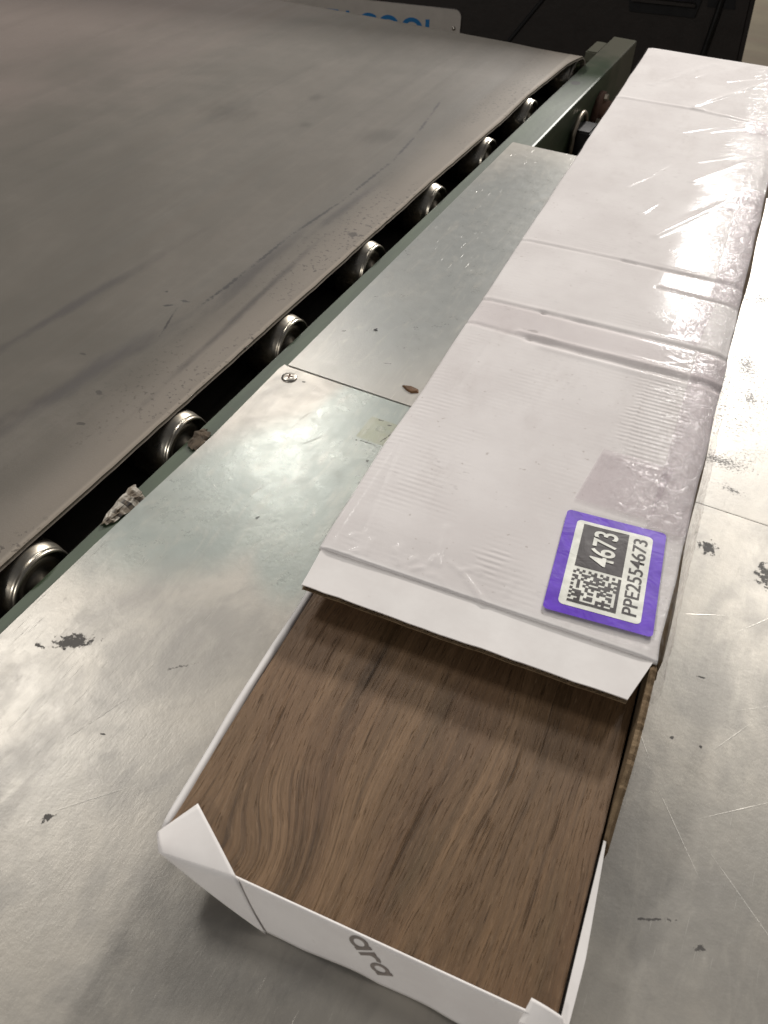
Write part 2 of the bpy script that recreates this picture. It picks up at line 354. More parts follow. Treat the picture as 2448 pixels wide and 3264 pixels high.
def mat_film(name, tint, haze, crinkle, rough=0.17, glo=0.55, gmax=0.13):
    """clear plastic: mostly see-through, glossy, faintly milky, crinkled"""
    g = G(name)
    p = g.pos()
    x = g.sep(p)[0]
    w = g.n('TexNoise', None, Vector=p, Scale=60.0, Detail=3.0).outputs['Color']
    pv = g.n('VectorMath', {'operation': 'MULTIPLY_ADD'}, i0=w, i1=(0.016, 0.016, 0.016), i2=p).outputs[0]
    vor = g.n('TexVoronoi', {'feature': 'DISTANCE_TO_EDGE'}, Vector=g.map(pv, rot=(0, 0, R(24)), sc=(1, 0.55, 1)), Scale=105.0).outputs[0]
    fold = g.rng(vor, 0.0, 0.16, 1.0, 0.0)
    nz = g.noise(g.map(p, rot=(0, 0, R(-30)), sc=(1.6, 0.6, 1)), 190, 4, 0.6, 1.5)
    right = g.rng(g.math('ADD', x, g.math('MULTIPLY', g.math('SUBTRACT', g.noise(p, 25, 3), 0.5), 0.05)), 0.110, 0.186, 0.0, 1.0)
    front = g.math('MULTIPLY', g.rng(g.sep(p)[1], 0.05, 0.0), g.rng(g.noise(p, 38, 3), 0.45, 0.6))
    amt = g.math('MULTIPLY', g.math('MAXIMUM', right, g.math('MULTIPLY', front, 0.05)), crinkle)
    h = g.math('MULTIPLY', g.math('ADD', g.math('MULTIPLY', fold, 0.2), nz), g.math('POWER', amt, 2.0))
    nrm = g.bump(h, 1.0, 0.0013)
    nrm = g.bump(g.noise(p, 20, 2, 0.5), 0.06, 0.002, nrm)
    fr = g.n('Fresnel', None, IOR=1.5, Normal=nrm).outputs[0]
    tr = g.n('BsdfTransparent', None, Color=tint)
    gl = g.n('BsdfGlossy', None, Color=(1, 1, 1, 1), Roughness=rough, Normal=nrm)
    df = g.n('BsdfDiffuse', None, Color=(0.80, 0.78, 0.78, 1), Normal=nrm)
    hz = g.math('MULTIPLY_ADD', g.math('MULTIPLY', fold, amt), 0.12, haze)
    m1 = g.n('MixShader', None, i0=hz, i1=tr, i2=df)
    m2 = g.n('MixShader', None, i0=g.math('MINIMUM', g.math('MULTIPLY', fr, g.math('MULTIPLY_ADD', g.math('MINIMUM', g.math('MAXIMUM', right, g.math('MULTIPLY', g.rng(g.sep(p)[1], 0.040, 0.022), 1.0)), 1.0), gmax - glo, glo)), 0.25), i1=m1, i2=gl)
    g.t.links.new(m2.outputs[0], g.out.inputs[0])
    return g.m

def mat_rail():
    g = G('green_rail_paint')
    p = g.pos('World')
    c = g.mix(g.rng(g.noise(g.map(p, sc=(1, 0.15, 1)), 60, 5, 0.6), 0.3, 0.7), srgb(50, 64, 45), srgb(66, 80, 58))
    far = g.rng(g.math('ADD', g.sep(p)[1], g.math('MULTIPLY', g.noise(p, 30, 4), 0.2)), 1.12, 1.26, 0, 0.8)
    c = g.mix(far, c, srgb(108, 104, 90))
    chips = g.rng(g.noise(p, 140, 4, 0.6), 0.66, 0.72, 0, 0.6)
    c = g.mix(chips, c, srgb(66, 58, 46))
    slot = g.rng(g.spot(p, -0.001, 0.965, 0.0075, 0.009, 0), 0.0, 0.15)
    c = g.mix(slot, c, srgb(34, 34, 30))
    sc = g.rng(g.noise(g.map(p, sc=(700, 9, 1)), 1.0, 2), 0.70, 0.76, 0, 0.5)
    c = g.mix(sc, c, srgb(120, 128, 110))
    g.bsdf(Base_Color=c, Roughness=0.48, Normal=g.bump(g.noise(p, 160, 4), 0.12, 0.001))
    return g.m

def mat_label_print(name, col):
    g = G(name)
    p = g.pos()
    n = g.noise(p, 120, 4, 0.6)
    c = g.mix(g.rng(n, 0.35, 0.7), col, tuple(min(1, v * 1.25 + 0.01) for v in col[:3]) + (1,))
    g.bsdf(Base_Color=c, Roughness=0.38, Specular_IOR_Level=0.25, Normal=g.bump(g.noise(p, 80, 4, 0.5, 1.0), 0.25, 0.001))
    return g.m

def mat_scrap():
    g = G('printed_scrap_paper')
    p = g.pos()
    y = g.sep(p)[1]
    st = g.rng(g.math('SINE', g.math('MULTIPLY', g.math('ADD', y, g.math('MULTIPLY', g.noise(p, 60, 2), 0.004)), 2 * math.pi / 0.0085)), 0.1, 0.35)
    msk = g.rng(g.sep(p)[0], -0.003, 0.001)
    c = g.mix(g.math('MULTIPLY', st, msk), srgb(196, 189, 176), srgb(46, 42, 40))
    c = g.mix(g.rng(g.noise(p, 160, 4, 0.6), 0.42, 0.62, 0, 0.85), c, srgb(112, 98, 80))
    g.bsdf(Base_Color=c, Roughness=0.7)
    return g.m

def mat_floor():
    g = G('hall_concrete')
    p = g.pos('World')
    n = g.noise(p, 2.0, 6, 0.6)
    c = g.mix(g.rng(n, 0.3, 0.7), srgb(50, 44, 32), srgb(62, 56, 43))
    c = g.mix(g.rng(g.noise(g.map(p, sc=(0.6, 6, 1)), 1.0, 4), 0.5, 0.7, 0, 0.5), c, srgb(54, 43, 33))
    g.bsdf(Base_Color=c, Specular_IOR_Level=0.1, Roughness=0.85, Normal=g.bump(g.noise(p, 30, 4), 0.2, 0.003))
    return g.m

def mat_chrome():
    g = G('worn_roller_steel')
    p = g.pos()
    n = g.noise(p, 120, 4, 0.6)
    c = g.mix(g.rng(n, 0.35, 0.75), srgb(186, 180, 167), srgb(140, 130, 115))
    g.bsdf(Base_Color=c, Metallic=0.95, Roughness=g.rng(n, 0.3, 0.7, 0.26, 0.42), Normal=g.bump(g.noise(p, 60, 2), 0.2, 0.002))
    return g.m

M = dict(
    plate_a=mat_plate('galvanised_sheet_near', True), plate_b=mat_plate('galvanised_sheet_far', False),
    belt=mat_belt(), card=mat_card(), paper=mat_paper(), kraft=mat_kraft(), wood=mat_wood(),
    wrap=mat_film('clear_stretch_wrap', (0.99, 0.985, 0.985, 1), 0.02, 0.8, 0.10, 0.03),
    tape=mat_film('clear_packing_tape', (0.95, 0.925, 0.94, 1), 0.06, 0.9, 0.12, 0.12, 0.26),
    clear=mat_film('clear_cross_tape', (0.985, 0.975, 0.978, 1), 0.04, 0.6, 0.14, 0.05, 0.16),
    rail=mat_rail(), floor=mat_floor(), chrome=mat_chrome(), scrap=mat_scrap(),
    tube=simple('blackened_roller_tube', srgb(40, 38, 38), 0.45, 0.4),
    bearing=simple('dull_bearing_steel', srgb(172, 162, 146), 0.4, 0.7),
    screw=simple('zinc_screw', srgb(186, 180, 170), 0.32, 0.9),
    rust=simple('rust_brown', srgb(84, 58, 44), 0.8, 0.1),
    purple=mat_label_print('purple_label_ink', srgb(92, 44, 182)),
    white=mat_label_print('label_white', srgb(222, 222, 212)),
    black=mat_label_print('label_black_ink', srgb(56, 50, 50)),
    grey=simple('grey_carton_print', srgb(140, 131, 124), 0.6),
    cooler=simple('black_cooler_plastic', srgb(40, 33, 28), 0.55, 0.0, (90, 0.2, 0.002)),
    cooler_dark=simple('cooler_recess_plastic', srgb(14, 12, 12), 0.7),
    nameplate=simple('pale_nameplate', srgb(196, 188, 178), 0.5, 0.0, None, 0.05),
    blue=simple('blue_lettering', srgb(20, 116, 178), 0.5, 0.0, None, 0.05),
    cord=simple('black_rubber', srgb(20, 18, 17), 0.42),
    dirt=simple('dusty_cardboard_scrap', srgb(84, 72, 58), 0.9, 0.0, (200, 0.5, 0.002), 0.3, 180),
    chip=simple('brown_chip', srgb(104, 76, 50), 0.8, 0.0, (300, 0.6, 0.002), 0.3, 200),
)

# ---------------------------------------------------------------- mesh helpers
def link(name, me, mat, parent=None, smooth=False):
    o = bpy.data.objects.new(name, me)
    COL.objects.link(o)
    if mat is not None:
        me.materials.append(mat)
    if parent is not None:
        o.parent = parent
    if smooth:
        for pl in me.polygons:
            pl.use_smooth = True
    return o

def mesh(name, verts, faces, mat, parent=None, smooth=False):
    me = bpy.data.meshes.new(name)
    me.from_pydata([tuple(map(float, v)) for v in verts], [], faces)
    me.update()
    return link(name, me, mat, parent, smooth)

def from_bm(name, bm, mat, parent=None, smooth=False):
    me = bpy.data.meshes.new(name)
    bmesh.ops.recalc_face_normals(bm, faces=bm.faces)
    bm.to_mesh(me); bm.free()
    return link(name, me, mat, parent, smooth)

def bm_box(bm, x0, x1, y0, y1, z0, z1, bev=0.0, seg=2):
    r = bmesh.ops.create_cube(bm, size=1.0)
    for v in r['verts']:
        v.co = ((x0 + x1) / 2 + v.co.x * (x1 - x0), (y0 + y1) / 2 + v.co.y * (y1 - y0), (z0 + z1) / 2 + v.co.z * (z1 - z0))
    if bev > 0:
        es = list({e for v in r['verts'] for e in v.link_edges})
        bmesh.ops.bevel(bm, geom=es, offset=bev, segments=seg, affect='EDGES')

def box(name, x0, x1, y0, y1, z0, z1, mat, parent=None, bev=0.0):
    bm = bmesh.new()
    bm_box(bm, x0, x1, y0, y1, z0, z1, bev)
    return from_bm(name, bm, mat, parent)

def lathe_x(name, prof, seg, mat, parent=None, smooth=True):
    """profile of (x, r) turned about the X axis"""
    vs, fs = [], []
    for (x, r) in prof:
        for k in range(seg):
            a = 2 * math.pi * k / seg
            vs.append((x, r * math.cos(a), r * math.sin(a)))
    n = len(prof)
    for i in range(n - 1):
        for k in range(seg):
            k2 = (k + 1) % seg
            fs.append((i * seg + k, i * seg + k2, (i + 1) * seg + k2, (i + 1) * seg + k))
    fs.append(tuple(range(seg))[::-1])
    fs.append(tuple((n - 1) * seg + k for k in range(seg)))
    return mesh(name, vs, fs, mat, parent, smooth)

def tube(name, pts, rad, mat, parent=None, seg=10):
    pts = [Vector(p) for p in pts]
    vs, fs = [], []
    for i, p in enumerate(pts):
        t = (pts[min(i + 1, len(pts) - 1)] - pts[max(i - 1, 0)]).normalized()
        a = t.cross(Vector((0.13, 0.21, 0.97))).normalized()
        b = t.cross(a)
        for k in range(seg):
            th = 2 * math.pi * k / seg
            vs.append(p + a * (rad * math.cos(th)) + b * (rad * math.sin(th)))
    for i in range(len(pts) - 1):
        for k in range(seg):
            k2 = (k + 1) % seg
            fs.append((i * seg + k, i * seg + k2, (i + 1) * seg + k2, (i + 1) * seg + k))
    fs.append(tuple(range(seg))[::-1]); fs.append(tuple((len(pts) - 1) * seg + k for k in range(seg)))
    return mesh(name, vs, fs, mat, parent, True)

def prism(name, poly, z0, z1, mat, parent=None):
    n = len(poly)
    vs = [(x, y, z0) for x, y in poly] + [(x, y, z1) for x, y in poly]
    fs = [tuple(range(n))[::-1], tuple(range(n, 2 * n))] + [(i, (i + 1) % n, n + (i + 1) % n, n + i) for i in range(n)]
    return mesh(name, vs, fs, mat, parent)

def round_rect(x0, x1, y0, y1, r, seg=8):
    out = []
    for (cx, cy, a0) in ((x1 - r, y1 - r, 0), (x0 + r, y1 - r, 90), (x0 + r, y0 + r, 180), (x1 - r, y0 + r, 270)):
        for k in range(seg + 1):
            a = R(a0 + 90 * k / seg)
            out.append((cx + r * math.cos(a), cy + r * math.sin(a)))
    return out

def empty(name, loc, label, cat, rz=0.0, group=None):
    o = bpy.data.objects.new(name, None)
    COL.objects.link(o)
    o.location = loc; o.rotation_euler = (0, 0, rz)
    o.empty_display_size = 0.05
    o['label'] = label; o['category'] = cat
    if group:
        o['group'] = group
    return o

def tag(o, label, cat, group=None):
    o['label'] = label; o['category'] = cat
    if group:
        o['group'] = group
    return o

def text_mesh(body, size, sx=1.0, bold=0.0, spacing=1.0):
    cu = bpy.data.curves.new('lettering', 'FONT')
    cu.body = body; cu.size = size; cu.offset = bold; cu.extrude = 0.0; cu.space_character = spacing
    ob = bpy.data.objects.new('lettering', cu)
    COL.objects.link(ob)
    dg = bpy.context.evaluated_depsgraph_get()
    me = bpy.data.meshes.new_from_object(ob.evaluated_get(dg))
    bpy.data.objects.remove(ob)
    bpy.data.curves.remove(cu)
    me.materials.clear()
    me.transform(Matrix.Diagonal((sx, 1, 1, 1)))
    return me

def fit_text(me, x0, x1, y0, y1):
    """scale lettering to fill a rectangle"""
    co = np.array([v.co for v in me.vertices])
    a, b = co.min(0), co.max(0)
    for v in me.vertices:
        v.co.x = x0 + (v.co.x - a[0]) / (b[0] - a[0]) * (x1 - x0)
        v.co.y = y0 + (v.co.y - a[1]) / (b[1] - a[1]) * (y1 - y0)
    return me

_VN = {}
def vnoise(x, y, scale, seed):
    if seed not in _VN:
        _VN[seed] = np.random.RandomState(seed).rand(257, 257)
    g = _VN[seed]
    X = np.asarray(x) * scale + 57.3; Y = np.asarray(y) * scale + 91.1
    xi = np.floor(X).astype(int); yi = np.floor(Y).astype(int)
    fx = X - xi; fy = Y - yi
    fx = fx * fx * (3 - 2 * fx); fy = fy * fy * (3 - 2 * fy)
    a = g[xi % 256, yi % 256]; b = g[(xi + 1) % 256, yi % 256]; c = g[xi % 256, (yi + 1) % 256]; d = g[(xi + 1) % 256, (yi + 1) % 256]
    return (a * (1 - fx) + b * fx) * (1 - fy) + (c * (1 - fx) + d * fx) * fy

def grid_faces(nx, ny):
    return [(i * ny + j, (i + 1) * ny + j, (i + 1) * ny + j + 1, i * ny + j + 1) for i in range(nx - 1) for j in range(ny - 1)]

FLOOR = -0.85
# ---------------------------------------------------------------- setting
fl = mesh('floor', [(-6, -4, FLOOR), (8, -4, FLOOR), (8, 14, FLOOR), (-6, 14, FLOOR)], [(0, 1, 2, 3)], M['floor'])
fl['kind'] = 'structure'

# ---------------------------------------------------------------- roller conveyor
CV = empty('belt_conveyor', (-0.5, 0.0, FLOOR), 'roller belt conveyor with worn grey belt and green steel side rail', 'conveyor')
OFF = Vector((0.5, 0.0, -FLOOR))      # world -> conveyor local

def shift(o, off):
    o.data.transform(Matrix.Translation(off))
    return o

ROLL_R, ROLL_Z = 0.029, -0.0185
BELT_T = 0.0035
BZ = ROLL_Z + ROLL_R + 0.0004            # underside of belt
Y0, Y1 = -0.95, 1.0220                   # axes of the end rollers
def build_belt():
    # closed loop in the Y/Z plane, swept across X with an uneven edge
    ro = ROLL_R + 0.0004 + BELT_T
    loop = []
    ys = np.concatenate([np.arange(Y0, 0.9, 0.012), np.linspace(0.905, Y1, 12)])
    for y in ys: loop.append((y, ROLL_Z + ro, 0, 1))
    for k in range(1, 12):
        a = R(90 - 15 * k); loop.append((Y1 + ro * math.cos(a), ROLL_Z + ro * math.sin(a), math.cos(a), math.sin(a)))
    for y in np.linspace(Y1, Y0, 40): loop.append((y, ROLL_Z - ro, 0, -1))
    for k in range(1, 12):
        a = R(270 - 15 * k); loop.append((Y0 + ro * math.cos(a), ROLL_Z + ro * math.sin(a), math.cos(a), math.sin(a)))
    xs = np.concatenate([np.linspace(-1.02, -0.14, 34), np.linspace(-0.13, -0.045, 14), np.linspace(-0.0405, -0.0275, 5)])
    n = len(loop); vs = []; fs = []
    ey = [-1, 0.55, 0.724, 0.83, 0.94, 0.984, 1.03]; ex = [0.0, 0.0, 0.0032, 0.0012, 0.0045, 0.0065, 0.0150]
    for s in (0, 1):                     # outer, inner skin
        for x in xs:
            for (y, z, ny, nz) in loop:
                k = max(0.0, (x + 0.10) / 0.0725)
                d = float(np.interp(y, ey, ex)) * k if nz > -0.3 else 0.004 * k
                jag = 0.0007 * (float(vnoise(y, 0, 160, 3)) - 0.5) if x > -0.03 else 0
                lift = 0.0
                if nz > 0.9:
                    sag = -0.0005 * (0.5 - 0.5 * math.cos(2 * math.pi * (y + 0.1018) / 0.155)) * k
                    lift = sag + 0.0006 * (float(vnoise(x, y, 14, 8)) - 0.5)
                    tl = max(0.0, 1 - abs(x + 0.075) / 0.05); lift -= 0.0013 * tl
                t = BELT_T if s else 0.0
                vs.append((x + d + jag, y - ny * t, z - nz * t + lift * (1 if nz > 0.9 else 0)))
    nx = len(xs); base = nx * n
    for i in range(nx - 1):
        for j in range(n):
            j2 = (j + 1) % n
            fs.append((i * n + j, (i + 1) * n + j, (i + 1) * n + j2, i * n + j2))
            fs.append((base + i * n + j, base + i * n + j2, base + (i + 1) * n + j2, base + (i + 1) * n + j))
    for i in (0, nx - 1):
        for j in range(n):
            j2 = (j + 1) % n
            f = (i * n + j, i * n + j2, base + i * n + j2, base + i * n + j)
            fs.append(f if i else f[::-1])
    return mesh('belt', vs, fs, M['belt'], CV, True)
belt = shift(build_belt(), OFF)
belt['label'] = 'worn grey fabric belt with dark streaks and torn crease'

roller_y = [-0.1018 + 0.1553 * k for k in range(7)]
roller_y = [-0.1018 - 0.1553 * k for k in (4, 3, 2, 1)] + roller_y
roller_y = [Y0] + roller_y + [Y1]
prof_tube = [(-0.985, 0.004), (-0.985, 0.0285), (-0.05, 0.0285), (-0.05, 0.004)]
prof_cap = [(-0.050, 0.0286), (-0.046, 0.029), (-0.036, 0.0288), (-0.028, 0.0280), (-0.0225, 0.0265), (-0.0215, 0.0258), (-0.0205, 0.0262),
            (-0.0185, 0.0256), (-0.0180, 0.0245), (-0.0188, 0.0236), (-0.0250, 0.0228), (-0.0255, 0.0205)]
prof_bear = [(-0.0256, 0.0204), (-0.0225, 0.0196), (-0.0215, 0.0165), (-0.0240, 0.0150), (-0.0245, 0.0105), (-0.0220, 0.0098), (-0.0215, 0.0062), (0.019, 0.0060)]
proto = None
for k, y in enumerate(roller_y):
    if proto is None:
        t = lathe_x('roller', prof_tube, 40, M['tube'], CV)
        c = lathe_x('end_cap', prof_cap, 56, M['chrome'], t)
        b = lathe_x('bearing', prof_bear, 40, M['bearing'], t)
        for o in (t, c, b):
            for pl in o.data.polygons:
                if len(pl.vertices) > 4: pl.use_smooth = False
        proto = (t, c, b)
    else:
        t = proto[0].copy(); COL.objects.link(t)
        for ch in proto[1:]:
            cc = ch.copy(); COL.objects.link(cc); cc.parent = t
    t.location = Vector((0, y, ROLL_Z)) + OFF
    t.rotation_euler = (rng.random() * 6.28, 0, 0)

def channel(name, xl, xr, web_right, y0, y1):
    """C section side rail"""
    zt, zb, th = -0.0038, -0.125, 0.0042
    if web_right:
        sec = [(xl, zt), (xr - 0.003, zt), (xr - 0.0008, zt - 0.0008), (xr, zt - 0.003), (xr, zb), (xl, zb), (xl, zb + th), (xr - th, zb + th), (xr - th, zt - th), (xl, zt - th)]
    else:
        sec = [(xr, zt), (xr, zt - th), (xl + th, zt - th), (xl + th, zb + th), (xr, zb + th), (xr, zb), (xl, zb), (xl, zt - 0.003), (xl + 0.0008, zt - 0.0008), (xl + 0.003, zt)]
    n = len(sec)
    ys = np.linspace(y0, y1, 60)
    vs = [(x + (0.0006 * (float(vnoise(y, 0.3, 9, 2)) - .5)), y, z) for y in ys for (x, z) in sec]
    fs = [(i * n + j, i * n + (j + 1) % n, (i + 1) * n + (j + 1) % n, (i + 1) * n + j) for i in range(len(ys) - 1) for j in range(n)]
    fs += [tuple(range(n)), tuple((len(ys) - 1) * n + j for j in range(n))[::-1]]
    bm = bmesh.new()
    me = bpy.data.meshes.new('tmp'); me.from_pydata(vs, [], fs); bm.from_mesh(me); bpy.data.meshes.remove(me)
    return shift(from_bm(name, bm, M['rail'], CV), OFF)
channel('side_rail', -0.0130, 0.0245, True, -1.05, 1.215)
channel('side_rail', -1.075, -1.030, False, -1.05, 1.215)
# end lug by the far end of the rail
shift(box('take_up_lug', -0.034, -0.0138, 1.125, 1.185, -0.030, -0.006, M['rail'], CV, 0.002), OFF)
for x0 in (-0.010, -1.068):
    for y in (-0.9, 0.95):
        shift(box('leg', x0, x0 + 0.028, y, y + 0.05, FLOOR, -0.1255, M['rail'], CV, 0.002), OFF)
# drive-side bearing on the outer face of the rail
bh = lathe_x('bearing_housing', [(0.0246, 0.034), (0.031, 0.034), (0.033, 0.030), (0.034, 0.024), (0.044, 0.022), (0.046, 0.018), (0.046, 0.010), (0.043, 0.009), (0.043, 0.002)], 36, M['rust'], CV)
bh.data.transform(Matrix.Translation((0, 1.02, -0.060))); shift(bh, OFF)
for (dy, dz) in ((-0.027, 0), (0.027, 0), (0, 0.027), (0, -0.027)):
    bo = lathe_x('bolt', [(0.0335, 0.0055), (0.0375, 0.0055), (0.0385, 0.004), (0.0385, 0.001)], 6, M['bearing'], CV, False)
    bo.data.transform(Matrix.Translation((0, 1.02 + dy, -0.060 + dz))); shift(bo, OFF)
# guard hoop beside it
hoop = [(0.030, 0.880, -0.120), (0.030, 0.882, -0.060)] + [(0.030, 0.912 + 0.030 * math.cos(R(180 - 15 * k)), -0.050 + 0.026 * math.sin(R(180 - 15 * k))) for k in range(0, 13)] + [(0.030, 0.948, -0.06), (0.030, 0.957, -0.120)]
shift(tube('guard_hoop', hoop, 0.0032, M['bearing'], CV), OFF)
shift(box('junction_box', 0.0248, 0.052, 0.890, 0.935, -0.118, -0.040, M['cord'], CV, 0.003), OFF)

# ---------------------------------------------------------------- steel table
TB = empty('steel_table', (0.35, 0.0, FLOOR), 'galvanised steel table top of two sheets beside the conveyor', 'table')
TOFF = Vector((-0.35, 0, -FLOOR))
TA = 0.0012
def sheet(name, poly, z0, z1, mat, label):
    bm = bmesh.new()
    vs = [bm.verts.new((x, y, z1)) for x, y in poly]
    f = bm.faces.new(vs)
    ex = bmesh.ops.extrude_face_region(bm, geom=[f])
    for v in ex['geom']:
        if isinstance(v, bmesh.types.BMVert): v.co.z = z0
    es = [e for e in bm.edges if all(abs(v.co.z - z1) < 1e-6 for v in e.verts)]
    bmesh.ops.bevel(bm, geom=es, offset=0.0007, segments=2, affect='EDGES')
    o = shift(from_bm(name, bm, mat, TB), TOFF)
    o['label'] = label
    return o
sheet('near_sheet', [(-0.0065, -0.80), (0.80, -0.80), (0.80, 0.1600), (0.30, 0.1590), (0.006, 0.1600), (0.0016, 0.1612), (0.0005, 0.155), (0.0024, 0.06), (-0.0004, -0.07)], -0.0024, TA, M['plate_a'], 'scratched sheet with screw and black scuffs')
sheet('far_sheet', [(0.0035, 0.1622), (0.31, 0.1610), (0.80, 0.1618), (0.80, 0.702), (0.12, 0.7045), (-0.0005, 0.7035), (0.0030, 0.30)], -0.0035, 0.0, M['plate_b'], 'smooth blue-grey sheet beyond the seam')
def screw(x, y, z):
    prof = [(0.0, 0.0064), (0.0007, 0.0062), (0.0013, 0.0050), (0.0016, 0.0030), (0.0016, 0.0004)]
    s = lathe_x('screw', prof, 28, M['screw'], TB)
    s.data.transform(Matrix.Translation((x, y, z)) @ Matrix.Rotation(R(-90), 4, 'Y'))
    shift(s, TOFF)
    vs, fs = [], []
    for a in (20, 110):
        for (l, w) in ((1, 1), (-1, 1), (-1, -1), (1, -1)):
            px, py = l * 0.0030, w * 0.0008
            vs.append((x + px * math.cos(R(a)) - py * math.sin(R(a)), y + px * math.sin(R(a)) + py * math.cos(R(a)), z + 0.00172 + (0.00005 if a > 90 else 0)))
        fs.append(tuple(range(len(vs) - 4, len(vs))))
    d = mesh('cross_recess', vs, fs, M['rust'], s); d.data.transform(Matrix.Translation(TOFF))
screw(0.0150, 0.1465, TA)
screw(0.020, -0.62, TA)
shift(box('support_beam', 0.735, 0.785, -0.78, 0.69, -0.060, -0.0038, M['rail'], TB, 0.002), TOFF)
shift(box('support_beam', 0.028, 0.734, 0.05, 0.10, -0.060, -0.0038, M['rail'], TB, 0.002), TOFF)
for (lx, ly) in ((0.74, -0.72), (0.74, 0.62), (0.035, 0.055)):
    shift(box('leg', lx, lx + 0.04, ly, ly + 0.04, FLOOR, -0.0602, M['rail'], TB, 0.002), TOFF)

# ---------------------------------------------------------------- carton
BX, BY, BROT = 0.1537, -0.0478, 0.0635
W, L, H = 0.190, 1.017, 0.0570
ZT = TA + 0.0003
BOX = empty('cardboard_carton', (BX, BY, ZT), 'long white cardboard carton wrapped in clear plastic with purple sticker', 'carton', BROT)
def lz(z): return z - ZT              # world height -> carton local

# ridges and grooves pressed into lid by the bands of tape: (x0,y0,x1,y1,width,height)
RIDGES = [(0.0, 0.4055, 0.10, 0.4086, 0.0018, -0.0005), (0.09, 0.4086, 0.19, 0.4068, 0.0024, -0.0011),
          (0.0, 0.4095, 0.19, 0.4125, 0.0024, 0.0003),
          (0.125, 0.3750, 0.19, 0.3722, 0.0016, -0.0007),
          (0.0, 0.2950, 0.05, 0.2958, 0.0018, -0.0006), (0.05, 0.2958, 0.19, 0.2952, 0.0028, -0.0012),
          (0.0, 0.2990, 0.19, 0.2997, 0.0026, 0.0005),
          (0.0, 0.2585, 0.05, 0.2555, 0.0020, -0.0008), (0.05, 0.2555, 0.19, 0.2538, 0.0034, -0.0016),
          (0.04, 0.2620, 0.19, 0.2605, 0.0022, 0.0010), (0.06, 0.2490, 0.19, 0.2475, 0.0028, 0.0006),
          (0.0, 0.8073, 0.10, 0.8070, 0.0035, 0.0009), (0.09, 0.8070, 0.16, 0.7960, 0.0035, 0.0011),
          (0.090, 0.8165, 0.168, 0.965, 0.0040, 0.0008), (0.030, 0.868, 0.090, 0.990, 0.0042, 0.0005),
          (0.106, 0.468, 0.153, 0.562, 0.0042, 0.0005), (0.120, 0.60, 0.168, 0.685, 0.0040, 0.0004),
          (0.0215, 0.178, 0.0245, 0.262, 0.0011, -0.0003), (0.0175, 0.022, 0.0075, 0.105, 0.0012, -0.0004),
          (0.1400, 0.15, 0.1410, 0.250, 0.0011, 0.0004), (0.060, 0.045, 0.066, 0.015, 0.0012, 0.0005),
          (0.079, 0.016, 0.100, -0.002, 0.0014, 0.0006), (0.040, 0.016, 0.046, 0.006, 0.0014, 0.0006),
          (0.105, 0.075, 0.125, 0.050, 0.0010, 0.0003)]
for _k in range(26):
    _x, _y, _a = rng.uniform(0.012, 0.172), rng.uniform(0.006, 0.030), rng.uniform(-1.2, 1.2)
    _l = rng.uniform(0.003, 0.011)
    RIDGES.append((_x, _y, _x + _l * math.sin(_a), _y - _l * math.cos(_a), 0.0011, rng.uniform(0.0002, 0.0006)))
def ridge_h(x, y):
    h = np.zeros_like(x)
    for (x0, y0, x1, y1, w, a) in RIDGES:
        dx, dy = x1 - x0, y1 - y0
        LL = dx * dx + dy * dy
        t = np.clip(((x - x0) * dx + (y - y0) * dy) / LL, 0, 1)
        d2 = (x - x0 - t * dx) ** 2 + (y - y0 - t * dy) ** 2
        h += a * np.exp(-d2 / (w * w)) * (0.75 + 0.5 * vnoise(x, y, 60, 21))
    return h
def lid_h(x, y):
    h = 0.0012 * (vnoise(x, y, 6, 31) - 0.5) + 0.0003 * (vnoise(x, y, 22, 32) - 0.5) + ridge_h(x, y)
    h -= 0.0022 * np.exp(-((W - x) / 0.006) ** 2) + 0.0012 * np.exp(-(x / 0.004) ** 2)
    lab = np.clip(1.25 - np.hypot((x - 0.153) / 0.062, (y - 0.05) / 0.075), 0, 1)
    return h * (1 - np.clip(lab * 2.0, 0, 1) * 0.85)

def grid_mesh(name, gx, gy, hf, z, mat, parent, thick=0.0, xf=None):
    X, Y = np.meshgrid(gx, gy, indexing='ij')
    Z = z + hf(X, Y)
    X2 = X if xf is None else X + xf(X, Y)
    vs = np.stack([X2.ravel(), Y.ravel(), Z.ravel()], 1)
    fs = grid_faces(len(gx), len(gy))
    if thick > 0:
        nx, ny = len(gx), len(gy); b = len(vs)
        vs = np.concatenate([vs, vs - [0, 0, thick]])
        fs += [tuple(k + b for k in f)[::-1] for f in fs]
        rim = [i * ny for i in range(nx)] + [(nx - 1) * ny + j for j in range(1, ny)] + [i * ny + ny - 1 for i in range(nx - 2, -1, -1)] + [j for j in range(ny - 2, 0, -1)]
        for a, c in zip(rim, rim[1:] + rim[:1]):
            fs.append((c, a, a + b, c + b))
    me = bpy.data.meshes.new(name)
    me.from_pydata(vs.tolist(), [], fs); me.update()
    return link(name, me, mat, parent, True)

def edge_wob(X, Y):
    return ((X > W - 0.004) * 0.0022 * (vnoise(Y, 0.1, 45, 41) - 0.5) + (X < 0.004) * 0.0012 * (vnoise(Y, 0.7, 30, 42) - 0.5)
            + (X < 0.004) * (-0.0022) * np.exp(-((Y - 0.10) / 0.05) ** 2))
lid = grid_mesh('lid', np.linspace(0, W, 120), np.linspace(0, L, 620), lid_h, lz(H), M['card'], BOX, 0.0026, edge_wob)

